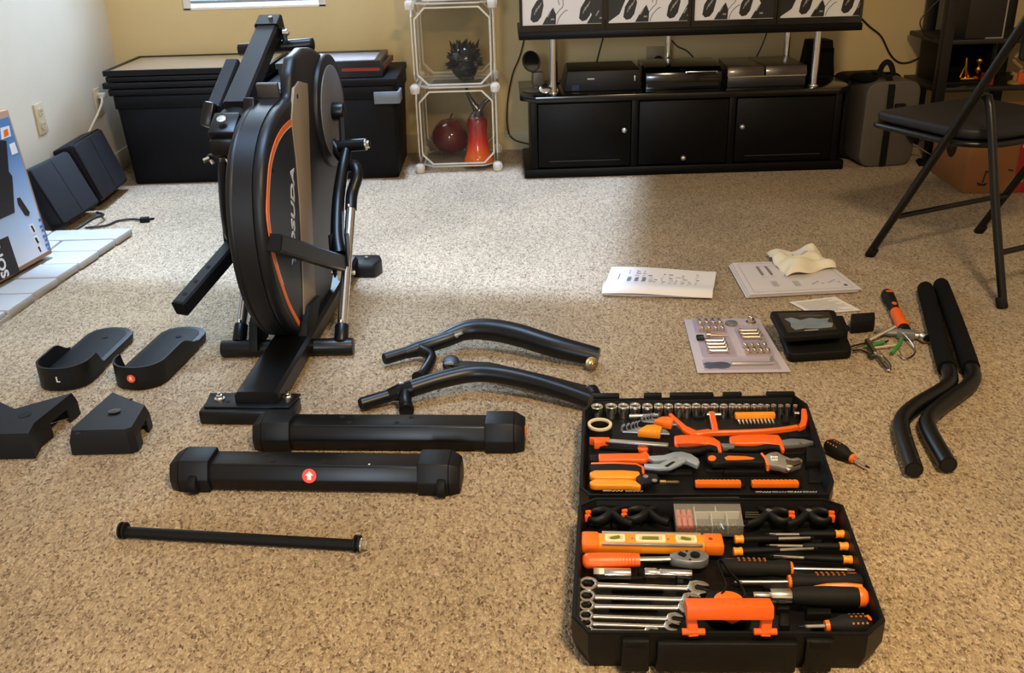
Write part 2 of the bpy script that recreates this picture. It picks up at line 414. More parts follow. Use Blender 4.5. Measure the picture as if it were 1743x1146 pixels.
for k, (dx, dz, y0, lab) in enumerate(((.0, .030, 4.185, 'dark flat board lying lowest of four on the left black trunk'),
                                   (-.02, .028, 4.165, 'dark flat board lying second from the bottom on the left black trunk'),
                                   (.0, .024, 4.18, 'dark flat board just under the glass topped frame on the left black trunk'))):
    s = S(); s.prism(rrect(.68, .45, .008, 2), 0, dz-.004, bev=.003)
    o = solo(s, 'flat_board', BIN2, lab, 'board', 'dark boards stacked on the left trunk'); o.location = (-1.335+dx, 4.40, zz); o.rotation_euler[2] = (.0, .012, -.008)[k]
    zz += dz
o = T('framed_board', 'large dark frame with brownish glossy face up on the left trunk', 'frame', (-1.335, 4.40, zz))
s = S(); s.ring([(x, y) for x, y in ((-.345, -.225), (.345, -.225), (.345, .225), (-.345, .225))], [(x, y) for x, y in ((-.33, -.21), (.33, -.21), (.33, .21), (-.33, .21))], 0, .022); part(s, 'frame_border', BIN2, o)
s = S(); s.box((0, 0, .010), (.66, .42, .018)); part(s, 'glass_face', GLASSY, o)
tr2 = trunk('storage_bin', 'black storage trunk with a grey label holder, beside the clear cubes', -.985, -.462, 4.165, 4.62, .40)
s = S(); s.box((0, 0, .415), (.545, .475, .03), bev=.006); part(s, 'lid', BIN, tr2)
LH = M('translucent_grey_plastic', (118, 130, 142), .35, var=.06)
s = S(); c = (.523/2+.008, -.24, .352)
s.box((c[0]-.045, c[1]-.004, c[2]), (.105, .012, .05), bev=.003); s.box((c[0]+.006, c[1]+.045, c[2]), (.012, .10, .05), bev=.003); part(s, 'label_holder', LH, tr2, 'translucent grey label holder wrapped round the corner')
zz = .432
FRK = M('dark_frame_wood', (20, 16, 18), .35)
for k, (w, d, dx, rz, face, fc, lab) in enumerate((
        (.43, .33, .0, .03, 'picture_face', (60, 24, 22), 'thin black picture frame, lowest of three on the right trunk'),
        (.44, .34, .01, -.04, 'picture_face', (150, 42, 28), 'red edged picture frame, middle of three on the right trunk'),
        (.44, .34, -.005, .01, 'picture_face', (172, 178, 188), 'black picture frame with pale print, topmost on the right trunk'))):
    o = T('picture_frame', lab, 'picture frame', (-.735+dx, 4.36, zz), rz, 'picture frames on the right trunk')
    a, b = w/2, d/2
    s = S(); s.ring([(-a, -b), (a, -b), (a, b), (-a, b)], [(-a+.028, -b+.028), (a-.028, -b+.028), (a-.028, b-.028), (-a+.028, b-.028)], 0, .022); part(s, 'frame_border', FRK, o)
    s = S(); s.box((0, 0, .010), (w-.056, d-.056, .014)); part(s, face, M('print_'+str(k), fc, .25, var=.3, scale=14, coat=.5), o)
    if k == 1:
        s = S(); s.box((a+.0005, .02, .011), (.002, d*.8, .012)); s.box((a-.09, -b-.0005, .011), (.16, .002, .012)); part(s, 'red_edge', M('red_edge', (150, 40, 26), .5), o)
    zz += .0225
# ---------------------------------------------------------------- clear cube organiser with glass pieces
PANEL = clear_mat('clear_plastic_sheet', (246, 245, 242), .006, .15, .22)
TUBE = M('frosted_white_plastic', (216, 212, 204), .35, var=.04)
cx, cy, cw, c0 = -.213, 4.425, .345, .022
org = T('cube_organizer', 'clear plastic cube organiser with white round connectors, left of the television stand', 'shelf', (cx, cy, 0))
lev = [c0, c0+.345, c0+.69, c0+1.035]
def panel(org, O, X, Y, w, h):
    """one sheet with its raised chamfered border, in the plane X, Y from its centre O"""
    Mx = frame(O, X, Y); c = .045; a, b = w/2-.012, h/2-.012
    oc = lambda a, b, c: [(a-c, b), (-a+c, b), (-a, b-c), (-a, -b+c), (-a+c, -b), (a-c, -b), (a, -b+c), (a, b-c)]
    s = S(); s.prism(oc(a, b, c), -.0008, .0008, Mx=Mx); p = part(s, 'clear_panel', PANEL, org)
    s = S(); s.ring(oc(a, b, c), oc(a-.006, b-.006, c-.002), -.003, .003, Mx=Mx); part(s, 'panel_border', TUBE, p)
h2 = cw/2
for i in range(3):
    zc = (lev[i]+lev[i+1])/2
    panel(org, (0, -h2, zc), (1, 0, 0), (0, 0, 1), cw, cw); panel(org, (0, h2, zc), (1, 0, 0), (0, 0, 1), cw, cw)
    panel(org, (-h2, 0, zc), (0, 1, 0), (0, 0, 1), cw, cw); panel(org, (h2, 0, zc), (0, 1, 0), (0, 0, 1), cw, cw)
for z in lev: panel(org, (0, 0, z), (1, 0, 0), (0, 1, 0), cw, cw)
for z in lev:
    for sx in (-1, 1):
        for sy in (-1, 1):
            s = S(); c = (sx*h2, sy*h2, z)
            s.cyl((c[0], c[1]-.012, z), (c[0], c[1]+.012, z), .0215, n=20, bev=.004)
            s.cyl((c[0]-.012, c[1], z), (c[0]+.012, c[1], z), .0205, n=16, bev=.004); s.cyl((c[0], c[1], z-.0205 if z > .03 else z-.0215), (c[0], c[1], z+.012), .0205, n=16, bev=.003)
            part(s, 'connector', TUBE, org)
def skull(o, loc):
    mb = M('black_glazed_ceramic', (10, 11, 14), .16, coat=.6)
    s = S(); b = bmesh.new(); bmesh.ops.create_icosphere(b, subdivisions=4, radius=.076)
    for v in b.verts:
        n = v.co.normalized(); k = 1
        if n.z < -.25: k = 1 - .22*(-n.z-.25)
        v.co = Vector((n.x*.066*k, n.y*.078*k, n.z*.082))
        for ex in (-.026, .026):
            d = (Vector((v.co.x-ex, 0, v.co.z-.0))).length
            if v.co.y < -.03 and d < .02: v.co.y += .024*(1-(d/.02)**2)
        d = Vector((v.co.x, 0, v.co.z+.028)).length
        if v.co.y < -.03 and d < .011: v.co.y += .014
        if v.co.y < -.02 and abs(v.co.z+.055) < .012 and abs(v.co.x) < .04: v.co.y += .006*math.cos(v.co.x*420)
    s._put(b); part(s, 'head', mb, o, ang=60)
    s = S(); rnd = random.Random(4)
    for i in range(150):
        u = rnd.uniform(0, 2*PI); w = rnd.uniform(-.25, 1); r = math.sqrt(max(0, 1-w*w)); n = Vector((r*math.cos(u), r*math.sin(u), w))
        if n.y < -.35 and n.z < .55 and abs(n.x) < .8: continue
        p = Vector((n.x*.064, n.y*.076, n.z*.080)); L = rnd.uniform(.012, .026)
        s.cyl(p, p + (n + Vector((rnd.uniform(-.3, .3), -.2, rnd.uniform(-.1, .4)))).normalized()*L, .007, .0006, n=6)
    for sx in (-1, 1): s.cyl((sx*.05, -.02, .06), (sx*.066, -.02, .098), .011, .0008, n=8)
    part(s, 'spikes', mb, o, kind='stuff')
    s = S()
    for i in range(7): s.box((-.024+i*.008, -.064+abs(i-3)*.002, -.062), (.0065, .012, .018), bev=.002)
    part(s, 'teeth', mb, o)
o = T('skull_ornament', 'glossy black spiky skull ornament inside the middle clear cube', 'ornament', (PY(791, 118, 4.38).x, 4.38, lev[1]+.088), .25); skull(o, None)
RG = M('dark_red_glass', (96, 14, 22), .1, var=.35, scale=16, coat=.7)
s = S(); pr = [(0, .004)] + [(.088*math.sin(a)*(1+.06*math.cos(a)), .083-.083*math.cos(a)) for a in [PI*k/14 for k in range(1, 13)]] + [(.018, .158), (.008, .15), (0, .145)]
o = T('glass_apple', 'dark red glass apple at left inside the lower clear cube', 'ornament', (PY(768, 250, 4.49).x, 4.49, lev[0]+.004))
s.lathe(pr, n=32); part(s, 'body', RG, o, ang=60)
s = S(); s.tube([(0, 0, .148), (.004, 0, .17), (.014, 0, .185)], [.005, .004, .005], n=8); part(s, 'stem', RG, o)
o = T('glass_vase', 'orange red flared glass vase with dark forked stem, in the lower clear cube', 'vase', (PY(815, 270, 4.33).x, 4.33, lev[0]+.004))
def vase_mat():
    m = M('red_orange_glass', (214, 52, 16), .1, var=.25, scale=8, coat=.8)
    n = m.node_tree.nodes; l = m.node_tree.links; tc = n.new('ShaderNodeTexCoord'); sp = n.new('ShaderNodeSeparateXYZ'); l.new(tc.outputs['Object'], sp.inputs[0])
    r = n.new('ShaderNodeValToRGB'); e = r.color_ramp.elements; e[0].position = 0; e[0].color = lin((250, 122, 20)); e[1].position = .2; e[1].color = lin((100, 12, 18))
    x = e.new(.09); x.color = lin((226, 46, 16)); l.new(sp.outputs[2], r.inputs[0]); l.new(r.outputs[0], n['Principled BSDF'].inputs['Base Color']); return m
s = S(); s.lathe([(0, .002), (.066, .002), (.069, .008), (.060, .03), (.050, .06), (.044, .10), (.042, .14), (.046, .165), (.044, .19), (.030, .205), (.0, .21)], n=28); part(s, 'flared_body', vase_mat(), o, ang=60)
SM = M('smoky_glass', (52, 48, 50), .12, coat=.7)
s = S(); s.tube([(.0, 0, .195), (.004, 0, .225), (-.012, 0, .255), (-.034, 0, .295), (-.042, 0, .33)], [.036, .022, .014, .008, .006], n=12, sm=3)
s.tube([(.0, 0, .20), (.012, 0, .23), (.034, 0, .258), (.058, 0, .278)], [.034, .018, .009, .007], n=12, sm=3); part(s, 'forked_stem', SM, o, ang=60)
o = T('clay_pot', 'small brown pot standing in the topmost clear cube', 'pot', (PY(770, 4, 4.38).x, 4.38, lev[2]+.004))
s = S(); s.lathe([(0, 0), (.036, 0), (.04, .006), (.052, .08), (.055, .10), (.050, .10), (.046, .08), (0, .02)], n=24); part(s, 'body', M('brown_clay', (122, 62, 48), .6, bump=.3), o)
s = S(); s.lathe([(.0395, .012), (.042, .016), (.044, .024), (.043, .03)], n=24); part(s, 'band', M('dark_clay', (56, 28, 26), .6), o)

# ---------------------------------------------------------------- television stand
TV = M('black_woodgrain', (9, 8, 8), .42, var=.5, scale=7, bump=.1, bscale=80, spec=.14)
sx0, sx1, sy0, sy1 = .075, 1.447, 4.09, 4.50
tv = T('television_stand', 'long black media stand with three doors, chrome posts and an upper shelf', 'media stand', ((sx0+sx1)/2, (sy0+sy1)/2, 0), world=True)
s = S(); s.box(((sx0+sx1)/2, (sy0+sy1)/2, .02), (sx1-sx0, sy1-sy0, .04), bev=.006); part(s, 'plinth', TV, tv)
s = S()
bx0, bx1 = .105, 1.415
s.box(((bx0+bx1)/2, (sy0+sy1)/2+.012, .18), (bx1-bx0, sy1-sy0-.05, .28)); part(s, 'carcass', TV, tv)
for x in (bx0+.015, .545, .955, bx1-.015):
    s = S(); s.box((x, sy0+.022, .18), (.028, .03, .285), bev=.002); part(s, 'upright', TV, tv)
s = S(); s.prism([(sx0-.012, sy0+.055), (sx0+.05, sy0-.005), (sx1-.05, sy0-.005), (sx1+.012, sy0+.055), (sx1+.012, sy1), (sx0-.012, sy1)], .322, .348, bev=.004); part(s, 'top_board', GLOSS, tv)
for x0, x1, kx, kz in ((.137, .528, .498, .20), (.563, .938, .752, .075), (.973, 1.383, .995, .20)):
    s = S(); s.box(((x0+x1)/2, sy0+.012, .18), (x1-x0, .018, .268), bev=.003); d = part(s, 'door', TV, tv)
    if kz > .1:
        s = S(); s.box(((x0+x1)/2, sy0+.0022, .072), (x1-x0-.09, .002, .0035)); part(s, 'door_groove', M('groove_edge', (40, 38, 38), .5), d)
    s = S(); s.cyl((kx, sy0+.004, kz), (kx, sy0-.012, kz), .005, n=10); s.ball((kx, sy0-.016, kz), .0115, n=14); part(s, 'knob', STEEL, d)
for x, y in ((.205, 4.145), (.225, 4.42), (.728, 4.43), (1.255, 4.43), (1.300, 4.145)):
    s = S(); s.cyl((x, y, .347), (x, y, .577), .0145, n=18); s.cyl((x, y, .347), (x, y, .355), .021, n=18, bev=.002); part(s, 'post', CHROME, tv)
ux0, ux1, uy0 = .064, 1.456, 4.075
s = S(); s.box(((ux0+ux1)/2, (uy0+4.46)/2, .592), (ux1-ux0, 4.46-uy0, .030), bev=.004); part(s, 'upper_shelf', TV, tv)
# four black framed black and white prints side by side on the upper shelf
PAPER = M('print_paper', (224, 224, 230), .5, var=.03); INK = M('print_ink', (22, 22, 24), .45); HAT = M('print_grey', (150, 146, 142), .5)
fw = (ux1-ux0-.006)/4
def art(o, k, w):
    """generic ink pattern, drawn from its lower edge up: rounded dark shapes, thin curves, pale strokes"""
    y = -.0122; s = S(); s.box((0, y+.001, .19), (w, .002, .33)); part(s, 'print', PAPER, o)
    def poly(s, pts, lift): s.prism([(max(-w/2, min(w/2, a)), max(.027, b)) for a, b in pts], 0, .0004, Mx=Matrix.Translation((0, y-lift, 0)) @ Matrix.Rotation(PI/2, 4, 'X'))
    ink = S(); hat = S(); rep = w/1.45
    for off in (((-.5, 0), (.55, 0)), ((-1.05, 0), (.22, 0)), ((-.72, 0), (.38, 0)), ((-.95, 0), (.30, 0)))[k]:
        pass
    offs = ((-.128, .068), (-.10, .075), (-.128, .020), (-.085, .085))[k]
    for j, ox in enumerate(offs):
        poly(ink, [(ox+.000, .048), (ox+.006, .086), (ox+.026, .118), (ox+.05, .132), (ox+.054, .10), (ox+.044, .058), (ox+.03, .04), (ox+.012, .036)], .0008)
        poly(ink, [(ox+.048, .027), (ox+.062, .052), (ox+.092, .092), (ox+.104, .064), (ox+.102, .027)], .0008)
        for q in range(3): poly(hat, [(ox+.014+q*.009, .066+q*.012), (ox+.017+q*.009, .065+q*.012), (ox+.028+q*.009, .09+q*.01), (ox+.025+q*.009, .092+q*.01)], .0013)
        poly(hat, [(ox+.066, .056), (ox+.070, .054), (ox+.082, .074), (ox+.078, .077)], .0013); poly(hat, [(ox+.082, .044), (ox+.096, .044), (ox+.097, .05), (ox+.083, .05)], .0013)
        for pts in ([(.108, .028), (.116, .052), (.138, .076), (.15, .08)], [(.100, .06), (.118, .082), (.132, .10), (.128, .16)], [(.118, .10), (.112, .13), (.126, .16)]):
            cv = catmull([Vector((ox+a, b, 0)) for a, b in pts], 4)
            for p, q in zip(cv, cv[1:]):
                if abs(p.x) < w/2-.004 and abs(q.x) < w/2-.004:
                    d = (q-p).normalized()*.0011; n = Vector((-d.y, d.x, 0)); poly(ink, [tuple((p-n)[:2]), tuple((q-n)[:2]), tuple((q+n)[:2]), tuple((p+n)[:2])], .0009)
    if k in (0, 2): poly(ink, [(w/2-.085, .34), (w/2, .34), (w/2, .027), (w/2-.06, .027), (w/2-.04, .06), (w/2-.062, .10), (w/2-.03, .135)], .0010)
    else: poly(ink, [(-w/2, .34), (-w/2+.10, .34), (-w/2+.07, .12), (-w/2+.045, .06), (-w/2, .03)], .0010)
    part(ink, 'ink_shapes', INK, o, kind='stuff'); part(hat, 'pale_strokes', HAT, o, kind='stuff')
for k in range(4):
    xc = ux0+.003+fw*(k+.5); w = fw-.003
    o = T('framed_print', ('leftmost', 'second from left', 'third from left', 'rightmost')[k] + ' of the four black framed ink prints on the media stand', 'framed print', (xc, 4.10, .6075), 0, 'ink prints on the media stand')
    a = w/2
    s = S(); b_ = .012
    s.ring([(-a, 0), (a, 0), (a, .38), (-a, .38)], [(-a+b_, .024), (a-b_, .024), (a-b_, .38-b_), (-a+b_, .38-b_)], -.011, .018, Mx=Matrix.Rotation(PI/2, 4, 'X')); part(s, 'frame_border', GLOSS, o)
    s = S(); s.box((0, -.002, .19), (w-.02, .012, .35)); part(s, 'backing', BLK2, o)
    art(o, k, w-2*b_)
# ---------------------------------------------------------------- on the stand
ZT = .3485
o = T('disc_player', 'flat black media box, leftmost of three on the stand', 'media player', (.415, 4.30, ZT))
s = S(); s.prism([(-.165, -.13), (.165, -.13), (.165, .13), (-.165, .13)], 0, .085, top=[(-.150, -.125), (.16, -.125), (.155, .13), (-.140, .13)], bev=.006); part(s, 'body', BLK, o)
s = S(); s.box((-.05, -.1295, .052), (.03, .002, .005)); part(s, 'display', M('pale_display', (200, 205, 210), .3), o)
s = S(); s.box((.135, -.1305, .05), (.006, .003, .022), bev=.001); part(s, 'button', STEEL, o)
s = S(); s.box((-.115, -.1305, .017), (.03, .002, .022)); part(s, 'badge', M('blue_badge', (24, 34, 84), .35), o)
o = T('game_console', 'glossy black game console with chrome strip, middle of three on the stand', 'game console', (.755, 4.30, ZT))
prof = [(-.14, .0), (-.14, .05), (-.135, .07), (-.11, .087), (-.04, .096), (.06, .096), (.13, .09), (.13, 0)]
s = S(); s.prism(prof, -.16, .16, Mx=frame((0, 0, 0), (0, 1, 0), (0, 0, 1)), bev=.003); part(s, 'body', GLOSS, o, ang=50)
s = S(); s.box((.075, -.1335, .066), (.135, .006, .011), bev=.001); part(s, 'chrome_strip', CHROME, o)
s = S(); s.box((.075, -.1372, .066), (.125, .002, .006)); part(s, 'disc_slot', HOLE, o)
s = S(); s.box((0, -.1412, .02), (.30, .003, .016)); part(s, 'lower_panel', BLK, o)
o = T('game_console', 'dark brown two tone game console with silver line, rightmost of three on the stand', 'game console', (1.105, 4.29, ZT), 0)
BRN = M('brown_patterned_skin', (58, 46, 42), .3, var=.45, scale=40, coat=.3)
lower = [(-.165, -.13), (.165, -.13), (.165, .14), (-.15, .14)]
s = S(); s.prism(lower, 0, .042, bev=.003); part(s, 'lower_body', M('grey_console_body', (34, 33, 36), .35), o)
s = S(); s.box((0, -.131, .0445), (.328, .004, .004)); part(s, 'silver_line', CHROME, o)
s = S(); s.prism([(-.168, -.138), (-.012, -.138), (-.03, .14), (-.15, .14)], .047, .085, top=[(-.166, -.125), (-.012, -.125), (-.03, .14), (-.15, .14)], bev=.002); part(s, 'upper_left_shell', BRN, o)
s = S(); s.prism([(-.006, -.138), (.168, -.138), (.160, .14), (-.022, .14)], .047, .085, top=[(-.006, -.125), (.166, -.125), (.158, .14), (-.022, .14)], bev=.002); part(s, 'upper_right_shell', BRN, o)
o = T('desk_speaker', 'small black tapered speaker at the right end of the stand', 'speaker', (1.385, 4.40, ZT), .12)
s = S(); s.prism(rrect(.13, .13, .015, 3), 0, .155, top=rrect(.10, .09, .012, 3), bev=.004); part(s, 'cabinet', BLK2, o)
s = S(); s.box((0, -.0665, .07), (.095, .003, .11), rot=(-.13, 0, 0), bev=.001); part(s, 'grille', FOAM, o)
o = T('table_mirror', 'small round dark mirror with grey stand at the left end of the stand', 'mirror', (.125, 4.22, ZT), .2)
GR = M('grey_plastic', (88, 84, 80), .45)
s = S(); s.lathe([(0, 0), (.046, 0), (.048, .005), (.04, .012), (0, .014)], n=24); part(s, 'base', GR, o)
s = S(); s.tube([(.012, .01, .01), (.012, .01, .06), (.0, 0, .075)], .012, n=10); s.box((.02, .01, .05), (.05, .04, .06), bev=.01); part(s, 'stem', GR, o)
s = S(); Mx = frame((-.01, -.005, .125), (.95, -.1, .25), (-.2, .45, .8))
s.prism(circ(.038, 28, ry=.046), -.006, .004, Mx=Mx, bev=.002); d = part(s, 'mirror_rim', BLK, o)
s = S(); s.prism(circ(.031, 28, ry=.039), .004, .0052, Mx=Mx); part(s, 'mirror_glass', M('mirror_glass', (120, 116, 112), .1, 1), d)
s = S(); s.lathe([(0, 0), (.024, 0), (.025, .006), (.02, .009), (0, .01)], n=20)
bmesh.ops.transform(s.b, matrix=frame((.17, 4.13, ZT+.022), (1, 0, .1), (-.1, .75, .65)), verts=s.b.verts)
solo(s, 'chrome_lid', CHROME, 'small chrome disc leaning beside the mirror on the stand', 'disc')
# cables on the wall and behind the stand
CAB = M('black_cable', (14, 14, 14), .5)
def cable(name, pts, r, label, mat=CAB, group=None, sm=6):
    s = S(); s.tube([Vector(p) for p in pts], r, n=8, sm=sm); return solo(s, name, mat, label, 'cable', group)
Yw = YB-.008
cable('wall_cable', [PY(x, y, Yw) for x, y in ((1455, 20), (1480, 45), (1500, 62), (1515, 92), (1530, 106), (1548, 106), (1567, 97))], .004, 'thick black cable sagging on the yellow wall right of the prints')
cable('wall_cable', [PY(x, y, 4.60) for x, y in ((893, 62), (885, 95), (872, 128), (864, 175), (864, 220), (875, 238), (902, 246))], .003, 'thin black cable hanging between the clear cubes and the stand')
cable('wall_cable', [PY(x, y, 4.62) for x, y in ((1028, 60), (1020, 88), (1014, 112))], .003, 'black cable dropping to the leftmost media box')
cable('wall_cable', [PY(x, y, 4.62) for x, y in ((1136, 60), (1152, 78), (1168, 86), (1180, 98), (1188, 112))], .003, 'black cable behind the rear middle post of the stand')
cable('wall_cable', [PY(x, y, 4.62) for x, y in ((1306, 54), (1296, 80), (1284, 104))], .003, 'black cable dropping behind the rightmost console')
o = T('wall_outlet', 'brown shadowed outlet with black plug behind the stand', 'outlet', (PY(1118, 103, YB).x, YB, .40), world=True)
p0 = PY(1120, 100, YB); s = S(); s.box((p0.x, YB-.004, p0.z), (.11, .008, .115), bev=.003); part(s, 'cover_plate', M('plate_in_shade', (150, 128, 92), .5), o)  # shade behind the stand is put into the plate's brown
s = S(); s.cyl((p0.x, YB-.008, p0.z-.006), (p0.x, YB-.04, p0.z-.006), .022, n=16, bev=.004); part(s, 'plug', BLK2, o)
# ---------------------------------------------------------------- grey case right of the stand
CASE = M('grey_fabric_case', (84, 78, 72), .55, var=.1, bump=.4, bscale=600)
cs = T('carrying_case', 'grey and black hard carrying case standing right of the media stand', 'case', (1.622, 4.20, 0), .10)
s = S(); s.prism(rrect(.238, .36, .05, 5), -.085, .085, Mx=frame((0.005, 0, .182), (1, 0, 0), (0, 0, 1)), bev=.03, seg=3); part(s, 'front_shell', CASE, cs, ang=60)
s = S(); s.prism(rrect(.255, .36, .05, 5), -.07, .09, Mx=frame((-.012, .16, .182), (1, 0, 0), (0, 0, 1)), bev=.02); part(s, 'rear_shell', BLK2, cs, ang=60)
s = S(); s.prism(rrect(.262, .368, .05, 5), -.035, .0, Mx=frame((0, .085, .185), (1, 0, 0), (0, 0, 1)), bev=.01); part(s, 'zip_band', FOAM, cs)
s = S(); s.rect([(-.01, -.092, .006), (-.01, -.095, .18), (-.01, -.09, .345), (-.01, -.05, .374), (-.01, .08, .378)], .028, .004, up=(0, -1, .1)); part(s, 'strap', BLK2, cs)
s = S(); s.rect(catmull([Vector(p) for p in ((-.03, .0, .37), (-.022, .0, .41), (0, 0, .43), (.022, .0, .41), (.035, 0, .37))], 4), .022, .006, up=(0, 1, 0)); part(s, 'carry_handle', BLK2, cs)
s = S(); s.box((.035, -.095, .25), (.045, .022, .04), bev=.006); bk = part(s, 'buckle', BLK2, cs)
s = S(); s.rect(catmull([Vector(p) for p in ((.05, -.105, .25), (.066, -.11, .20), (.078, -.11, .15), (.115, -.11, .11), (.14, -.09, .10))], 4), .02, .005, up=(0, -1, 0)); part(s, 'loose_strap', BLK2, bk)
s = S(); s.ball((-.085, .02, .365), .05, (1.0, 1.6, .4)); part(s, 'top_flap', FOAM, cs)
# ---------------------------------------------------------------- open shelf unit at the right
SH = M('dark_shelf_metal', (20, 17, 16), .5)
su = T('shelf_unit', 'tall dark open shelf unit against the back wall at the right edge', 'shelf', (2.2, 4.4, 0), world=True)
yf, yb = 4.22, 4.58
xa, xb, xm = PY(1612, 60, yf).x, 2.62, PY(1712, 60, yb).x
for x, y in ((xa, yf), (PY(1580, 60, yb).x, yb), (xb, yf), (xb, yb), (xm, yb)):
    s = S(); s.box((x, y, .9), (.042, .042, 1.8), bev=.003); part(s, 'post', SH, su)
z1, z2, z3 = PY(1640, 72, yf).z, .30, .02
for z in (z1, z2, z1+.42, z1+.84):
    s = S(); s.box(((xa+xb)/2, (yf+yb)/2, z), (xb-xa+.03, yb-yf, .02), bev=.003); part(s, 'shelf_board', SH, su)
o = T('storage_box', 'tall dark box with pale edge line on the upper shelf at right', 'box', (0, 0, 0), world=True)
a, b = PY(1642, 68, yf+.01), PY(1706, 62, yf+.01); zt = z1+.0105
s = S(); s.box(((a.x+b.x)/2, yf+.13, zt+.15), (b.x-a.x, .24, .30), bev=.004); part(s, 'body', M('dark_brown_box', (30, 26, 24), .5), o)
s = S(); s.box((b.x+.001, yf+.012, zt+.15), (.006, .006, .30)); s.box((b.x-.035, yf+.008, zt+.003), (.075, .006, .005)); part(s, 'edge_line', M('pale_edge', (150, 145, 140), .4), o)
o = T('black_cubby', 'black open fronted cubby box on the lower shelf at right', 'box', (xa+.16, yf+.17, z2+.0105), world=True)
c = Vector((xa+.14, yf+.19, z2+.0105)); s = S()
for dx, dz, w, h in ((-.1, .09, .012, .18), (.1, .09, .012, .18), (0, .006, .2, .012), (0, .177, .2, .012)): s.box(c+Vector((dx, 0, dz)), (w, .26, h), bev=.001)
s.box(c+Vector((0, .125, .09)), (.2, .01, .18)); part(s, 'shell', BLK2, o)
GOLD = M('polished_gold', (226, 160, 40), .2, 1); PEW = M('tan_resin', (150, 122, 80), .5)
o = T('gold_figure', 'small shiny gold trophy figures inside the dark cubby at right', 'ornament', (0, 0, 0), world=True)
q = PY(1652, 128, yf+.1); zb = z2+.024
s = S(); s.box((q.x-.0, q.y, zb+.006), (.10, .04, .012), bev=.003); part(s, 'base', GOLD, o)
s = S(); s.cyl((q.x-.022, q.y, zb+.01), (q.x-.03, q.y, zb+.095), .006, n=8); s.tube([(q.x-.045, q.y, zb+.012), (q.x-.03, q.y, zb+.06), (q.x-.008, q.y, zb+.012)], .005, n=6); part(s, 'pillar', GOLD, o)
s = S(); s.lathe([(0, 0), (.02, 0), (.022, .006), (.01, .018), (.015, .032), (.011, .042), (.006, .05), (.014, .06), (.017, .072), (.010, .084), (0, .088)], (q.x+.028, q.y, zb+.012), n=16); part(s, 'figure', GOLD, o, ang=60)
q = PY(1729, 128, yf+.05)
o = T('resin_ornament', 'tan curled resin ornament on the lower shelf at the right edge', 'ornament', (0, 0, 0), world=True)
zb = z2+.0105
s = S(); s.lathe([(0, 0), (.03, 0), (.03, .008), (.012, .016), (.010, .04), (0, .042)], (q.x, q.y, zb), n=16); part(s, 'foot', PEW, o)
s = S(); s.tube([(q.x-.02, q.y, zb+.045), (q.x+.01, q.y, zb+.038), (q.x+.022, q.y, zb+.062), (q.x, q.y, zb+.08), (q.x-.02, q.y, zb+.10), (q.x-.006, q.y, zb+.122), (q.x+.018, q.y, zb+.112)], .009, n=8, sm=5); part(s, 'curl', PEW, o, ang=60)
for x0, x1, c, lab in ((1676, 1690, (150, 30, 50), 'small dark pink carton on the lower shelf behind the chair seat'), (1731, 1760, (214, 84, 30), 'small orange carton on the lower shelf at the right edge')):
    a, b = PY(x0, 152, yf+.02), PY(x1, 152, yf+.02); s = S(); s.box(((a.x+b.x)/2, yf+.05, z2+.0105+.024), (b.x-a.x, .05, .048), bev=.002)
    solo(s, 'small_carton', M('carton_%d' % x0, c, .5), lab, 'carton')
cable('shelf_cable', [PY(x, y, 4.3) for x, y in ((1602, -4), (1580, 18), (1567, 34), (1568, 48), (1576, 60), (1590, 66))], .003, 'thin dark cable looping beside the shelf unit post')
cable('shelf_cable', [PY(x, y, 4.4) for x, y in ((1618, 48), (1632, 37), (1648, 29))], .004, 'short black cable end poking out between shelf posts')
cable('shelf_cable', [PY(x, y, 4.5) for x, y in ((1574, 156), (1584, 144), (1592, 131))], .003, 'short dark cable low between the shelf unit posts')
# clutter low behind the chair
s = S(); p = P(1560, 285); s.prism([(1.775, 4.10), (1.91, 4.05), (1.94, 4.16), (1.80, 4.20)], .001, .016, top=[(1.785, 4.11), (1.90, 4.07), (1.92, 4.15), (1.81, 4.19)], bev=.004)
solo(s, 'folded_bag', FOAM, 'flat folded black bag on the carpet right of the grey case', 'bag')
cable('floor_cable', [(1.78, 4.28, .02), (1.80, 4.22, .06), (1.84, 4.18, .04), (1.90, 4.14, .01)], .003, 'grey cable coming down beside the grey case', M('grey_cable', (120, 116, 110), .5))
# ---------------------------------------------------------------- cardboard moving box under the chair
CARD = M('brown_cardboard', (158, 106, 62), .8, var=.07, scale=20, bump=.1)
cb = T('cardboard_box', 'brown cardboard box with a red panel, on the floor behind the chair', 'carton', (1.776, 3.667, 0), -.045)
W, D, Hh = .44, .36, .285
s = S(); s.box((W/2, D/2, Hh/2), (W, D, Hh), bev=.004); part(s, 'carton_body', CARD, cb)
s = S(); s.box((W/2, D/2-.001, Hh+.001), (W-.01, .05, .001)); part(s, 'packing_tape', M('tan_tape', (176, 132, 84), .3), cb)
RP = M('red_print', (172, 36, 32), .6); WP = M('white_print', (226, 190, 170), .6); BP = M('black_print', (26, 18, 14), .6)
s = S(); s.box((.29, -.0006, Hh/2), (.20, .001, Hh-.006)); rp = part(s, 'red_panel', RP, cb)
s = S()
rn = random.Random(2)
for x in (.335, .305, .275, .245):
    z_ = Hh-.02
    for q in range(rn.randint(5, 8)):
        h_ = rn.uniform(.006, .014); s.box((x-.04, -.0014, z_-h_/2), (rn.uniform(.010, .017), .0006, h_)); z_ -= h_+.003
part(s, 'panel_print', WP, rp, 'pale sideways print', kind='stuff')
s = S(); Mx = frame((.245, -.0014, .105), (1, 0, 0), (0, 0, 1))
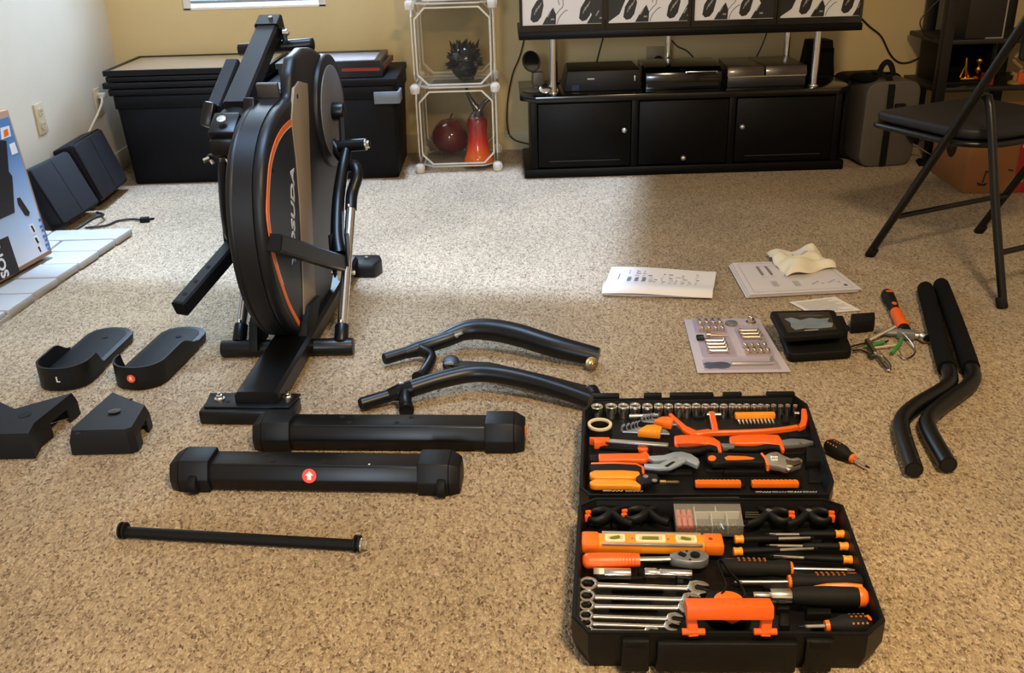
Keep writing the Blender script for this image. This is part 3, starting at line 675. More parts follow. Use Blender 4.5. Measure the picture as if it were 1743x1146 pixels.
s.prism([(-.03, -.025), (-.012, -.025), (.012, .01), (.02, .03), (.0, .036), (-.014, .02), (-.03, .0)], 0, .0004, Mx=Mx); s.prism([(-.02, .03), (0, .052), (.025, .05), (.03, .038), (.018, .042), (.004, .044)], 0, .0004, Mx=Mx); s.prism(circ(.008, 12, -.03, -.055), 0, .0004, Mx=Mx)
part(s, 'lifting_symbol', WP, rp)
s = S(); Mx = frame((.075, -.0006, .05), (1, 0, 0), (0, 0, 1))
s.prism([(-.028, -.004), (-.02, -.018), (.006, -.02), (.016, -.006), (-.005, -.012)], 0, .0005, Mx=Mx); s.prism([(-.008, -.008), (-.003, -.008), (.004, .035), (.018, .03), (.018, .036), (.0, .042)], 0, .0005, Mx=Mx)
s.prism([(.085, .04), (.105, .036), (.105, .041), (.085, .046)], 0, .0005, Mx=Mx); part(s, 'handling_mark', BP, cb)
s = S(); Mx = frame((-.0006, .17, .18), (0, -1, 0), (0, 0, 1)); s.prism(circ(.058, 32, ry=.075), 0, .0005, Mx=Mx); bd = part(s, 'round_badge', BP, cb)
s = S()
for a_, b_, w_, h_ in ((-.018, .03, .012, .05), (.0, .03, .012, .05), (.018, .03, .01, .05), (-.016, -.028, .014, .04), (.006, -.028, .02, .04)): s.box((a_, b_, .0008), (w_*.6, h_*.8, .0006), Mx=Mx)
part(s, 'badge_print', M('dim_print', (78, 52, 36), .6), bd, kind='stuff')
# ---------------------------------------------------------------- two speakers by the left wall and the big printed carton
SPK = M('black_speaker_cloth', (14, 14, 20), .75, bump=.4, bscale=500); SPC = M('speaker_vinyl', (13, 13, 18), .5, bump=.2, spec=.25)
def speaker(label, BL, BR, off, dep):
    """leaning cabinet: lower edge BL to BR, its grille leans back by off, dep thick"""
    BL, BR, off = Vector(BL), Vector(BR), Vector(off); w, h = (BR-BL).length, off.length
    Mx = frame(BL, BR-BL, off); o = T('floor_speaker', label, 'speaker', tuple((BL+BR)/2), world=True)
    if (Mx.to_3x3() @ Vector((0, 0, 1))).x < 0: Mx = frame(BL, BR-BL, off) @ Matrix.Diagonal((1, 1, -1, 1))
    s = S(); s.prism([(x+w/2, y+h/2) for x, y in rrect(w, h, .012, 3)], -dep, 0, Mx=Mx, bev=.003); part(s, 'cabinet', SPC, o)
    s = S(); s.prism([(x+w/2, y+h/2) for x, y in rrect(w-.012, h-.012, .01, 3)], -.001, .010, Mx=Mx, bev=.004); part(s, 'grille', SPK, o)
    s = S(); s.box((w*.52, h/2, .0098), (.0022, h-.02, .002), Mx=Mx); part(s, 'grille_seam', BLK, o)
    return o
speaker('dark leaning speaker by the left wall, the one nearer the trunk', (-1.632, 3.80, .036), (-1.642, 4.12, .036), (-.075, -.01, .232), .082)
speaker('dark leaning speaker by the left wall, the one nearer the printed carton', (-1.655, 3.475, .036), (-1.63, 3.765, .036), (-.090, .0, .215), .050)
cable('mains_lead', [P(145, 388, .008), P(180, 384, .006), P(200, 376, .006), P(225, 373, .006), P(243, 375, .008)], .004, 'black mains lead lying on the carpet in front of the speakers')
s = S(); a, b = P(238, 375, .010), P(257, 373, .010); s.prism([(0, -.011), (.028, -.013), (.036, -.012), (.036, .012), (.028, .013), (0, .011)], -.0095, .0095, Mx=frame(a, b-a, (0, 1, 0)), bev=.003)
s.box(a+(b-a).normalized()*.044+Vector((0, .006, 0)), (.016, .0015, .006)); s.box(a+(b-a).normalized()*.044-Vector((0, .006, 0)), (.016, .0015, .006))
solo(s, 'power_plug', BLK2, 'black plug at the end of the cord on the carpet', 'plug')
cable('speaker_cable', [P(128, 392, .02), P(140, 384, .03), P(160, 372, .03), P(176, 366, .02), P(165, 362, .012)], .005, 'coiled black cable at the foot of the speakers')
cable('white_cord', [(XL+.012, 4.355, .36), (XL+.03, 4.34, .355), (XL+.05, 4.26, .33), (XL+.035, 4.15, .26), (XL+.03, 4.05, .21), (XL+.04, 3.95, .16)], .005, 'white cord running from the outlet down behind the speakers', WHITE)
s = S(); s.box((XL+.025, 4.36, .361), (.03, .026, .024), bev=.005); solo(s, 'cord_plug', WHITE, 'white plug in the outlet beside the black trunk', 'plug')
# big carton leaning on the wall: its printed face looks into the room
A0 = P(90, 431, .045); B0 = P(0, 482, .045); 
ex = (B0-A0).normalized(); d_ = ray(14, 186); o_ = Vector((0, 0, CH)); A1 = o_ + d_*((A0-o_).dot(ex)/d_.dot(ex)); ez = (A1-A0).normalized(); ey = ex.cross(ez)      # ey looks at the room side or away
if ey.x < 0: ey = -ey
LZ = (A1-A0).length; LX = .62
bxm = Matrix((ex, ez, ey)).transposed().to_4x4(); bxm.translation = A0
tb = T('printed_carton', 'big pale blue printed carton leaning on the left wall at the left edge', 'carton', tuple(A0), world=True)
KR = M('kraft_edge', (150, 112, 78), .8, bump=.1)
s = S(); s.box((LX/2, LZ/2, -.055), (LX, LZ, .11), bev=.004, Mx=bxm); part(s, 'carton_body', KR, tb)
s = S(); s.box((LX/2+.10, LZ+.085, -.06), (LX-.2, .17, .004), Mx=bxm); part(s, 'open_flap', M('kraft_flap', (176, 124, 74), .8), tb)
def face_mat():
    m = M('printed_blue_face', (150, 180, 214), .35, var=.04)
    n = m.node_tree.nodes; l = m.node_tree.links; tc = n.new('ShaderNodeTexCoord'); sp = n.new('ShaderNodeSeparateXYZ'); l.new(tc.outputs['Object'], sp.inputs[0])
    r = n.new('ShaderNodeValToRGB'); e = r.color_ramp.elements; e[0].position = .0; e[0].color = lin((214, 216, 222)); e[1].position = .36; e[1].color = lin((84, 128, 182))
    x = e.new(.12); x.color = lin((172, 196, 226)); l.new(sp.outputs[2], r.inputs[0]); l.new(r.outputs[0], n['Principled BSDF'].inputs['Base Color']); return m
s = S(); s.box((LX/2, LZ/2-.003, .0006), (LX-.022, LZ-.036, .0012), Mx=bxm); fc = part(s, 'printed_face', face_mat(), tb)
def FX(px, py):
    d = ray(px, py); o0 = Vector((0, 0, CH)); k = (A0-o0).dot(ey)/d.dot(ey); q = o0+d*k-A0; return (q.dot(ex), q.dot(ez))
def fpoly(pts, z0, z1): return lambda s: s.prism([FX(*p) for p in pts], z0, z1, Mx=bxm)
s = S(); fpoly([(13, 402), (33, 462), (-30, 492), (-40, 425)], .0013, .0018)(s); bl = part(s, 'black_label', BP, tb)
q0, q1 = FX(17, 474), FX(-3, 410)
s = S(); s.text('SONY', .050, frame(bxm @ Vector((FX(10, 472)[0], FX(10, 472)[1], .0022)), ez-ex*-.0, ex), .0003, align='LEFT', bold=.0015); part(s, 'brand_lettering', M('label_white', (224, 224, 226), .5), bl, 'white brand lettering')
s = S(); fpoly([(-25, 385), (24, 362), (20, 300), (14, 292), (10, 240), (-30, 235)], .0013, .0022)(s); part(s, 'product_picture', M('product_print', (26, 26, 34), .4, var=.3, scale=20), tb)
s = S(); fpoly([(28, 338), (33, 336), (50, 362), (48, 368), (42, 367), (30, 348)], .0013, .0022)(s); part(s, 'remote_picture', BP, tb)
s = S()
for q in ([(0, 218), (15, 214), (18, 232), (2, 238)], [(15, 246), (24, 242), (30, 260), (20, 264)], [(48, 382), (56, 380), (62, 396), (54, 400)], [(55, 404), (63, 400), (68, 415), (60, 418)], [(61, 420), (68, 416), (72, 430), (66, 433)]): fpoly(q, .0013, .0018)(s)
part(s, 'white_patches', M('white_patch', (222, 224, 228), .5), tb, kind='stuff')
s = S()
for q in ([(51, 385), (54, 384), (59, 394), (57, 396)], [(58, 406), (61, 404), (66, 413), (63, 415)], [(63, 421), (66, 419), (70, 428), (68, 430)]): fpoly(q, .0019, .0022)(s)
part(s, 'patch_marks', BP, tb, kind='stuff')
a9 = FX(64, 376)
s = S(); 
for i_, x_ in enumerate((0, .022, .036, .056, .070, .086, .10)): s.box((a9[0]-.010, a9[1]-x_, .0019), (.022 if i_ % 2 else .014, .010, .0006), Mx=bxm)
part(s, 'small_print', M('blue_ink', (70, 110, 170), .5), tb, kind='stuff')
s = S(); fpoly([(5, 222), (12, 219), (14, 230), (6, 234)], .0019, .0022)(s); part(s, 'flame_mark', M('orange_ink', (226, 110, 40), .5), tb)
# ---------------------------------------------------------------- the half assembled exercise machine
MA, MO = -0.08, Vector((-.6, 2.5, 0))
MAT_M = Matrix.Translation(MO) @ Matrix.Rotation(MA, 4, 'Z'); MINV = MAT_M.inverted()
def _mr(px, py): return MINV @ Vector((0, 0, CH)), MINV.to_3x3() @ ray(px, py)
def MW(px, py, w):
    o, d = _mr(px, py); return o + d*((w-o.x)/d.x)
def MV(px, py, v):
    o, d = _mr(px, py); return o + d*((v-o.y)/d.y)
mc = T('exercise_machine', 'black upright elliptical exercise machine, half assembled, standing on the carpet', 'exercise machine', tuple(MO), MA)
SHR = M('charcoal_shroud_plastic', (18, 19, 22), .42, spec=.35, var=.06, bump=.1, bscale=900)
FACE = M('dark_blue_grey_panel', (14, 16, 21), .4, spec=.3, var=.05)
BRNZ = M('bronze_panel', (124, 108, 86), .5, var=.06, scale=12)
GPL = M('grey_disc_plastic', (92, 92, 96), .5, var=.05)
SIDE = Matrix(((0, 0, 1, 0), (1, 0, 0, 0), (0, 1, 0, 0), (0, 0, 0, 1)))       # outline (v, z), depth w
def cat2(pts, k=5, closed=True): return [(p.x, p.y) for p in catmull([Vector((a, b, 0)) for a, b in pts], k, closed)]
front = [(-.02, .035), (-.12, .045), (-.225, .105), (-.30, .20), (-.335, .31), (-.335, .42), (-.30, .525), (-.225, .60), (-.13, .638), (-.05, .648)]
back = [(.30, .722), (.395, .675), (.462, .585), (.478, .49), (.45, .40), (.37, .285), (.275, .165), (.16, .07), (.07, .04)]
fo = [(p.x, p.y) for p in catmull([Vector((a, b, 0)) for a, b in front], 4)]
ba = [(p.x, p.y) for p in catmull([Vector((a, b, 0)) for a, b in back], 4)]
full = fo + [(-.008, .652), (.015, .705), (.06, .742), (.15, .752), (.235, .742)] + ba
core = fo + [(.0, .652), (.02, .668), (.10, .672), (.16, .60), (.30, .58)] + ba[8:]
s = S(); s.prism(core, -.010, .036, Mx=SIDE); part(s, 'shroud_core', SHR, mc, ang=30)
s = S(); s.prism(full, .030, .066, Mx=SIDE, bev=.014, seg=3); sr = part(s, 'right_shroud', SHR, mc, ang=40)
s = S(); s.prism(core, -.030, -.004, Mx=SIDE, bev=.012, seg=3); slf = part(s, 'left_shroud', SHR, mc, ang=40)
s = S(); s.box((.004, .0, .652), (.056, .014, .075), rot=(.25, 0, 0), bev=.003); part(s, 'saddle_plate', M('brown_grey_plate', (58, 53, 48), .5), mc)
WF = .0662
org_ = [MW(x, y, WF) for x, y in ((499, 204), (483, 218), (470, 240), (461, 270), (457, 300), (455, 360), (462, 420), (471, 458), (481, 490), (493, 522), (509, 552))]
oc = catmull([Vector((p.y, p.z, 0)) for p in org_], 4)
def strip(pts, a, b):
    L, R = [], []
    for i, p in enumerate(pts):
        t = (pts[min(i+1, len(pts)-1)] - pts[max(i-1, 0)]).normalized(); n = Vector((-t.y, t.x, 0)); L.append(p+n*a); R.append(p+n*b)
    return [(q.x, q.y) for q in L] + [(q.x, q.y) for q in R[::-1]]
s = S(); inner = strip(oc, .010, .011)[:len(oc)] ; bandl = [MW(x, y, WF) for x, y in ((527, 548), (525, 490), (521, 430), (516, 350), (509, 270), (503, 205))]
inn = [(p.x, p.y) for p in oc] + [(p.y, p.z) for p in bandl]
s.prism(inn, WF-.004, WF+.0005, Mx=SIDE); part(s, 'side_panel', FACE, sr)
s = S()
def ribbon(s, pts, a, b, w0, w1):
    for i in range(len(pts)-1):
        q = strip(pts[i:i+2], a, b); 
    L = strip(pts, a, b); n = len(pts)
    for i in range(n-1): s.prism([L[i], L[i+1], L[2*n-2-i], L[2*n-1-i]], w0, w1, Mx=SIDE)
ribbon(s, oc, -.006, .007, WF-.002, WF+.0018); part(s, 'orange_stripe', M('orange_trim', (222, 104, 44), .4), sr)
s = S(); ribbon(s, oc[:-8], .0075, .0115, WF-.002, WF+.0014); part(s, 'pale_stripe', M('pale_trim', (206, 190, 176), .4), sr)
bl_ = [MW(x, y, WF+.002) for x, y in ((496, 204), (504, 270), (510, 350), (514, 430), (516, 490), (517, 541))]
br_ = [MW(x, y, WF+.002) for x, y in ((540, 541), (536, 490), (533, 430), (530, 350), (527, 270), (525, 190))]
topb = [MW(x, y, WF+.002) for x, y in ((523, 142), (508, 138), (500, 150))]
s = S(); s.prism([(p.y, p.z) for p in bl_ + br_ + topb], WF-.004, WF+.004, Mx=SIDE, bev=.002); bnd = part(s, 'bronze_band', BRNZ, sr)
p = MW(506, 164, WF+.004); s = S(); s.cyl((WF+.002, p.y, p.z), (WF+.005, p.y, p.z), .006, n=12); part(s, 'screw_hole', HOLE, bnd)
p = MW(445, 300, .055); s = S(); s.cyl((.062, p.y+.05, p.z), (.067, p.y+.05, p.z), .007, n=12); part(s, 'screw_hole', HOLE, sr)
# lettering runs up the panel
a_, b_ = MW(500, 455, WF), MW(498, 342, WF)
d_ = Vector((0, b_.y-a_.y, b_.z-a_.z)).normalized()
s = S(); s.text('YOSUDA', .040, frame((WF+.0012, a_.y, a_.z), d_, (0, -d_.z, d_.y)) @ Matrix.Scale(1.55, 4, (1, 0, 0)), .0006, align='LEFT', shear=.2, bold=.0008); part(s, 'brand_lettering', M('silver_letters', (196, 198, 204), .35), sr, 'silver brand lettering running up the panel')
# rear crank disc
DC = (.325, .553)
s = S(); s.prism(circ(.158, 48, *DC), .05, .078, Mx=SIDE, bev=.006); dr = part(s, 'disc_ring', SHR, mc, ang=40)
s = S(); s.prism(circ(.128, 48, *DC), .07, .0815, Mx=SIDE, bev=.002); part(s, 'grey_disc', GPL, dr)
hub = Vector((.08, DC[0]-.01, DC[1]+.0)); pin = MV(592, 249, .27)
s = S(); s.cyl(hub, hub+Vector((.035, 0, 0)), .026, n=24, bev=.003); part(s, 'crank_hub', PAINT, mc)
s = S(); s.rect([hub+Vector((.026, 0, 0)), Vector((.112, pin.y, pin.z))], .016, .032, up=(0, .3, 1), bev=.003); part(s, 'crank_arm', BLK2, mc)
pe = MV(622, 246, .26)
s = S(); s.cyl((.10, pin.y, pin.z), pe, .0175, n=18); part(s, 'crank_pin', PAINT, mc)
s = S(); d = (pe-Vector((.10, pin.y, pin.z))).normalized(); s.cyl(pe, pe+d*.004, .016, n=20, bev=.001); s.cyl(pe+d*.003, pe+d*.012, .011, n=6, bev=.001); part(s, 'axle_bolt', CHROME, mc)
# base
s = S(); s.rect([(.045, -.50, .045), (.03, .44, .045)], .102, .05, bev=.008); part(s, 'base_beam', PAINT, mc)
s = S(); s.prism([(-.085, -.535), (.135, -.535), (.135, -.455), (-.085, -.455)], .002, .036, bev=.006); s.prism([(-.085, -.45), (.135, -.45), (.125, -.52), (-.075, -.52)], .036, .041, bev=.001); fp = part(s, 'front_foot_plate', PAINT, mc)
for x, y in ((374, 679), (490, 676)):
    q = MINV @ P(x, y, .042); s = S(); s.cyl((q.x, q.y, .041), (q.x, q.y, .044), .012, n=18); s.cyl((q.x, q.y, .044), (q.x, q.y, .052), .008, n=6, bev=.001); s.cyl((q.x, q.y, .052), (q.x, q.y, .058), .004, n=8); part(s, 'bolt', CHROME, fp)
for x, y in ((388, 684), (455, 683)):
    q = MINV @ P(x, y, .0415); s = S(); s.cyl((q.x, q.y, .0405), (q.x, q.y, .0418), .005, n=10); part(s, 'bolt_hole', HOLE, fp)
s = S(); s.prism([(-.09, .43), (.135, .43), (.15, .48), (.135, .525), (-.09, .525)], .0, .048, bev=.008); part(s, 'rear_foot', PAINT, mc)
q = MINV @ P(625, 438, .05); s = S(); s.cyl((q.x, q.y-.01, .047), (q.x, q.y-.01, .055), .007, n=6); part(s, 'foot_bolt', CHROME, mc)
s = S(); s.cyl((-.158, -.165, .024), (.192, -.145, .024), .0225, n=20, bev=.003); part(s, 'cross_tube', PAINT, mc)
for w in (-.062, .07):
    s = S(); s.prism([(-.20, .03), (-.10, .03), (-.02, .12), (-.12, .13), (-.17, .10)], w-.012, w+.012, Mx=SIDE, bev=.003); part(s, 'shroud_bracket', BLK2, mc)
# slide rails: chrome tube with black bend at the top
for w0, w1, g in ((.160, .150, 1), (-.115, -.122, -1)):
    a = Vector((w0, -.145, .04)); b = Vector((w1, .15, .33)); dd = (b-a).normalized()
    s = S(); s.cyl(a+dd*.03, b, .0135, n=20); part(s, 'slide_rail', CHROME, mc)
    s = S(); s.cyl(a-dd*.005, a+dd*.045, .0185, n=18, bev=.002); so = part(s, 'rail_socket', PAINT, mc)
    s = S(); s.ball(a+dd*.052+Vector((0, -.014, .008)), .0065, n=10); part(s, 'rail_bolt', CHROME, so)
    if g > 0:
        pts = [b-dd*.02, b+dd*.03, MV(608, 300, .20), MV(604, 283, .225), MV(592, 280, .25), Vector((.07, .30, .47))]
    else: pts = [b-dd*.02, b+dd*.03, Vector((w1-.01, .20, .40)), Vector((w1+.0, .23, .43)), Vector((w1+.04, .26, .44)), Vector((-.06, .28, .44))]
    s = S(); s.tube(pts, .0165, n=14, sm=5); part(s, 'rail_bend', PAINT, mc)
    s = S(); s.ball(b-dd*.012+Vector((-.003*g, -.013, .006)), .0065, n=10); part(s, 'rail_bolt', CHROME, mc)
# pedal arms: a bent square tube hung from the crank, with a roller on the rail
def pedal_arm(name, up, bend, tip, sc, rail):
    s = S(); s.tube(up + [bend+Vector((0, .01, .02))], [.013, .016, .017, .018, .019, .02], n=14, sm=4, sq=1.0); part(s, name + '_link', PAINT, mc)
    d = (tip-bend).normalized()
    s = S(); s.rect([bend-d*.02, tip], .040, .042, bev=.005); ar = part(s, name, SHR, mc)
    s = S(); s.rect([tip-d*.001, tip+d*.005], .038, .040, bev=.004); part(s, 'end_cap', BLK2, ar)
    for t in (.45, .68, .88):
        q = bend.lerp(tip, t); n = Vector((0, 0, 1)) - d*d.z; n.normalize(); s = S(); s.cyl(q+n*.0205, q+n*.0222, .006, n=12); part(s, 'bolt_hole', HOLE, ar)
    r = bend + rail
    s = S(); s.cyl(r-Vector((.013, 0, 0)), r+Vector((.013, 0, 0)), .024, n=24, bev=.006); part(s, 'roller', M('ivory_roller', (206, 192, 158), .45), mc)
    for g in (-1, 1):
        s = S(); s.rect([bend+Vector((g*.022, .02, .075)), bend+Vector((g*.022, .012, .0)), r+Vector((g*.020, 0, -.005))], .005, .034, up=(0, 1, .3), bev=.001); part(s, 'roller_fork', PAINT, mc)
    s = S(); s.cyl(r-Vector((.032, 0, 0)), r+Vector((.032, 0, 0)), .0065, n=10); part(s, 'roller_axle', CHROME, mc)
bR = MV(578, 448, .0); tR = MV(467, 413, -.33)
pedal_arm('right_pedal_arm', [Vector((.125, pin.y, pin.z)), MV(584, 285, .215), MV(576, 340, .15), MV(574, 400, .06)], bR, tR, 1, Vector((.002, .02, -.035)))
bL = MV(398, 420, -.01); tL = MV(308, 524, -.24)
pedal_arm('left_pedal_arm', [MV(382, 262, -.11), MV(382, 300, -.10), MV(385, 345, -.07), MV(391, 390, -.04)], bL, tL, -1, Vector((0, .03, -.035)))
s = S(); s.rect([MV(402, 270, -.09), MV(405, 330, -.06), MV(408, 400, -.02)], .016, .02, up=(0, 1, .2), bev=.002); part(s, 'left_strut', PAINT, mc)
# folded mast and its fittings at the upper left
mt, mb = MV(458, 52, .29), MV(402, 186, -.06)
s = S(); s.rect([mt, mb], .060, .046, bev=.006); ma = part(s, 'mast_tube', SHR, mc)
s = S(); d = (mt-mb).normalized(); s.rect([mt-d*.012, mt+d*.038], .066, .054, bev=.004); tp = part(s, 'mast_top_bracket', PAINT, mc)
q = mt+d*.02; n = Vector((0, -d.z, d.y)); n = n if n.z > 0 else -n
s = S(); s.cyl(q+n*.026+Vector((.006, 0, 0)), q+n*.031+Vector((.006, 0, 0)), .006, n=12); part(s, 'mast_bolt', CHROME, tp)
s = S(); q = MV(482, 56, .28); s.cyl(q, q+Vector((.012, 0, .0)), .010, n=16); s.cyl(q+Vector((.012, 0, 0)), q+Vector((.016, 0, 0)), .006, n=10); part(s, 'clamp_bolt', CHROME, tp)
s = S(); s.rect([MV(481, 50, .29), MV(486, 72, .27)], .012, .02, bev=.002); part(s, 'clamp_ear', PAINT, tp)
s = S(); a, b = MV(407, 85, .30), MV(531, 75, .30); s.cyl(a, b, .0165, n=20, bev=.002); hc = part(s, 'cross_handle', PAINT, mc)
dd = (b-a).normalized()
s = S(); s.cyl(b-dd*.001, b+dd*.004, .0168, n=20, bev=.001); part(s, 'handle_cap', BLK2, hc)
s = S(); s.rect([MV(398, 110, .17), MV(366, 190, .0)], .038, .036, bev=.004); ss = part(s, 'side_tube', SHR, mc)
q = MV(386, 116, .165); s = S(); s.cyl(q, q+Vector((-.006, -.004, 0)), .006, n=10); part(s, 'side_bolt', CHROME, ss)
# curved clamp, box joint with badge, lower fork
cl = MV(400, 192, -.07); d2 = (mt-mb).normalized()
s = S(); arc = [(math.cos(t)*.052, math.sin(t)*.04) for t in [PI*k/12 for k in range(13)]]; ins = [(a*.9, b*.88) for a, b in arc][::-1]
fr_ = frame(cl+Vector((.0, -.02, -.035)), (1, 0, 0), (0, -.35, 1)); s.prism(arc+ins, -.035, .035, Mx=fr_); part(s, 'curved_clamp', PAINT, mc, ang=50)
s = S(); q = MV(430, 195, -.06); s.box(q, (.030, .06, .075), rot=(-.35, 0, 0), bev=.006); part(s, 'clamp_lug', PAINT, mc)
s = S(); q = MV(357, 196, -.02); s.box(q, (.028, .05, .062), rot=(-.35, .2, 0), bev=.006); part(s, 'clamp_wing', PAINT, mc)
jb = MV(386, 222, -.14)
s = S(); s.box(jb, (.066, .075, .052), rot=(.5, 0, 0), bev=.006); jj = part(s, 'joint_box', PAINT, mc)
q = MV(387, 205, -.168); s = S(); nrm = Vector((0, -.48, .88)); q2 = jb + nrm*.026 + Vector((0, -.012, .008)); s.cyl(q2, q2+nrm*.004, .0115, n=24, bev=.001); s.cyl(q2+nrm*.004, q2+nrm*.0055, .006, n=3); part(s, 'round_badge', STEEL, jj)
s = S(); q = MV(383, 246, -.165); s.box(q, (.058, .05, .040), rot=(.15, 0, 0), bev=.005); part(s, 'joint_block', PAINT, mc)
s = S(); q = MV(412, 250, -.12); s.box(q, (.03, .07, .075), rot=(.4, 0, 0), bev=.01); part(s, 'side_cheek', PAINT, mc)
s = S(); q = MV(386, 268, -.15); s.box(q, (.095, .02, .016), bev=.003); ft = part(s, 'lower_fork', PAINT, mc)
for x, y in ((356, 270), (383, 268)):
    q = MV(x, y, -.165); s = S(); s.cyl(q, q+Vector((-.012, -.008, -.004)), .006, n=10); s.cyl(q+Vector((.004, 0, -.004)), q+Vector((.010, -.004, -.012)), .0045, n=8); part(s, 'fork_bolt', CHROME, ft)
# ---------------------------------------------------------------- machine parts laid out on the carpet
# stabilisers
def stabil(name, label, a, b, wheels, dep=.082):
    a, b = Vector(a), Vector(b); L = (b-a).length; rz = math.atan2(b.y-a.y, b.x-a.x)
    o = T(name, label, 'stabiliser bar', tuple((a+b)/2), rz, 'stabiliser bars')
    prof = [(-.036, .004), (-.040, .030), (-.027, .060), (.027, .060), (.040, .030), (.036, .004)]
    YZ = Matrix(((0, 0, 1, 0), (1, 0, 0, 0), (0, 1, 0, 0), (0, 0, 0, 1)))
    s = S(); s.prism(prof, -L/2+.05, L/2-.05, Mx=YZ, bev=.004); part(s, 'bar', PAINT, o)
    capp = [(-.041, .0), (-.046, .032), (-.030, .068), (.030, .068), (.046, .032), (.041, .0)]; small = [(y*.78, z*.80+.002) for y, z in capp]
    for g in (-1, 1):
        s = S(); x0, x1 = g*(L/2-.085), g*(L/2-.022)
        s.prism(capp, min(x0, x1), max(x0, x1), Mx=YZ, bev=.003)
        A = capp if g > 0 else small; B = small if g > 0 else capp
        s.prism(A, min(x1, g*L/2), max(x1, g*L/2), Mx=YZ, top=B, bev=.003)
        cp = part(s, 'end_cap', BLK, o)
        if wheels:
            s = S(); s.cyl((g*(L/2-.045), -.040, .021), (g*(L/2-.045)+g*.0, -.040, .021) if False else (g*(L/2-.045)+.018, -.040, .021), .021, n=24, bev=.004); wl = part(s, 'wheel', BLK2, cp)
        elif g > 0:
            s = S(); s.box((L/2-.0, .0, .034), (.006, .014, .024), bev=.002); part(s, 'orange_plug', ORANGE, cp, 'orange plug in the end face')
    for x, y in ((-.105, .012), (-.085, -.012), (.02, -.012), (.048, .012)):
        s = S(); s.cyl((x, y, .0595), (x, y, .0607), .0055, n=14); part(s, 'bolt_hole', HOLE, o)
    return o, L
B0_, B1_ = P(434, 768, 0), P(895, 771, 0)
stabil('rear_stabilizer', 'black stabiliser bar with an orange plug in its right end, behind the other', B0_+Vector((.0, .035, 0)), B1_+Vector((0, .035, 0)), False)
A0_, A1_ = P(293, 838, 0), P(786, 848, 0)
sa, L = stabil('front_stabilizer', 'black stabiliser bar with small wheels and a red arrow sticker', A0_+Vector((0, .04, 0)), A1_+Vector((0, .045, 0)), True)
Mx = frame((-.018, -.0395, .032), (1, 0, 0), (0, .10, .30))
n_ = Vector((0, -.95, .3)); Mx = frame((-.005, -.0372, .0420), (1, 0, 0), (0, .40, .92))
s = S(); s.prism(circ(.0145, 28), -.001, .0012, Mx=Mx); st = part(s, 'arrow_sticker', M('red_sticker', (224, 58, 34), .4), sa, 'round red sticker with a white arrow')
s = S(); s.prism([(-.004, -.008), (.004, -.008), (.004, .001), (.0085, .001), (0, .0095), (-.0085, .001), (-.004, .001)], .0012, .0018, Mx=Mx); part(s, 'white_arrow', M('sticker_white', (236, 232, 226), .5), st)
s = S(); s.cyl((.115, -.02, .0595), (.115, -.02, .0608), .0022, n=10); part(s, 'white_speck', WHITE, sa)
# axle rod
a, b = P(208, 906, .011), P(612, 929, .011); d = (b-a).normalized()
o = T('axle_rod', 'thin black axle rod with end washers lying on the front carpet', 'rod', tuple((a+b)/2-Vector((0, 0, .011))), math.atan2(d.y, d.x)); L = (b-a).length
s = S(); s.cyl((-L/2, 0, .0115), (L/2, 0, .0115), .0105, n=18); part(s, 'shaft', BLK2, o)
for g in (-1, 1):
    for k in range(2):
        s = S(); x = g*(L/2-.001-k*.008); s.cyl((x, 0, .0155), (x+g*.0035, 0, .0155), .0155, n=20); part(s, 'rubber_washer', RUB, o)
    s = S(); x = g*(L/2+.003); s.cyl((x, 0, .0135), (x+g*.003, 0, .0135), .0135, n=20); s.cyl((x+g*.003, 0, .013), (x+g*.012, 0, .013), .009, n=6, bev=.001); part(s, 'end_bolt', CHROME, o)
# swing arms
def arm(label, pts, rr, endp, clev):
    o = T('swing_arm', label, 'lever arm', (pts[0].x, pts[0].y, 0), world=True, group='swing arms')
    s = S(); s.tube(pts, rr, n=18, sm=6); part(s, 'arm_tube', PAINT, o, ang=50)
    return o
def R(px, py, z): return P(px, py, z)
fa = arm('bent black swing arm with a brass end bolt, the farther of two', [R(750, 578, .055), R(792, 563, .065), R(830, 561, .068), R(880, 570, .062), R(945, 590, .045), R(1018, 608, .028)], [.017, .026, .029, .030, .029, .024], None, None)
s = S(); s.tube([R(655, 611, .028), R(692, 600, .032)], .0155, n=16); s.tube([R(690, 601, .032), R(712, 594, .036)], [.0155, .021], n=16); s.tube([R(710, 594, .036), R(760, 578, .055), R(790, 566, .06)], .020, n=16); part(s, 'end_tube', PAINT, fa)
s = S(); s.cyl(R(655, 611, .028), R(653.5, 611.4, .028), .0135, n=16); part(s, 'tube_mouth', HOLE, fa)
s = S(); s.cyl(R(788, 562, .062), R(792, 569, .05), .026, n=20, bev=.003); kn = part(s, 'pivot_knuckle', PAINT, fa)
s = S(); s.cyl(R(776, 571, .065), R(787, 566, .075), .0045, n=8); s.cyl(R(775, 572, .064), R(778, 570, .067), .007, n=10); part(s, 'pivot_pin', STEEL, kn)
s = S(); s.tube([R(718, 596, .036), R(735, 608, .03), R(722, 634, .02), R(712, 645, .018)], [.018, .013, .014, .019], n=12, sm=4); part(s, 'bracket', PAINT, fa)
s = S(); s.box(R(716, 581, .052), (.02, .014, .006), bev=.002); part(s, 'red_button', M('red_button', (190, 44, 44), .5), fa)
q = R(1007, 618, .026); n = (Vector((0, 0, .5))-q).normalized(); n = Vector((.05, -1, .25)).normalized()
s = S(); s.cyl(q, q+n*.006, .0165, n=24, bev=.001); eb = part(s, 'end_washer', M('dull_brass', (150, 128, 92), .35, .9), fa)
s = S(); s.cyl(q+n*.006, q+n*.014, .009, n=6, bev=.001); s.ball(q+n*.014, .005, n=10); part(s, 'end_nut', M('bright_brass', (214, 186, 130), .2, 1), eb)
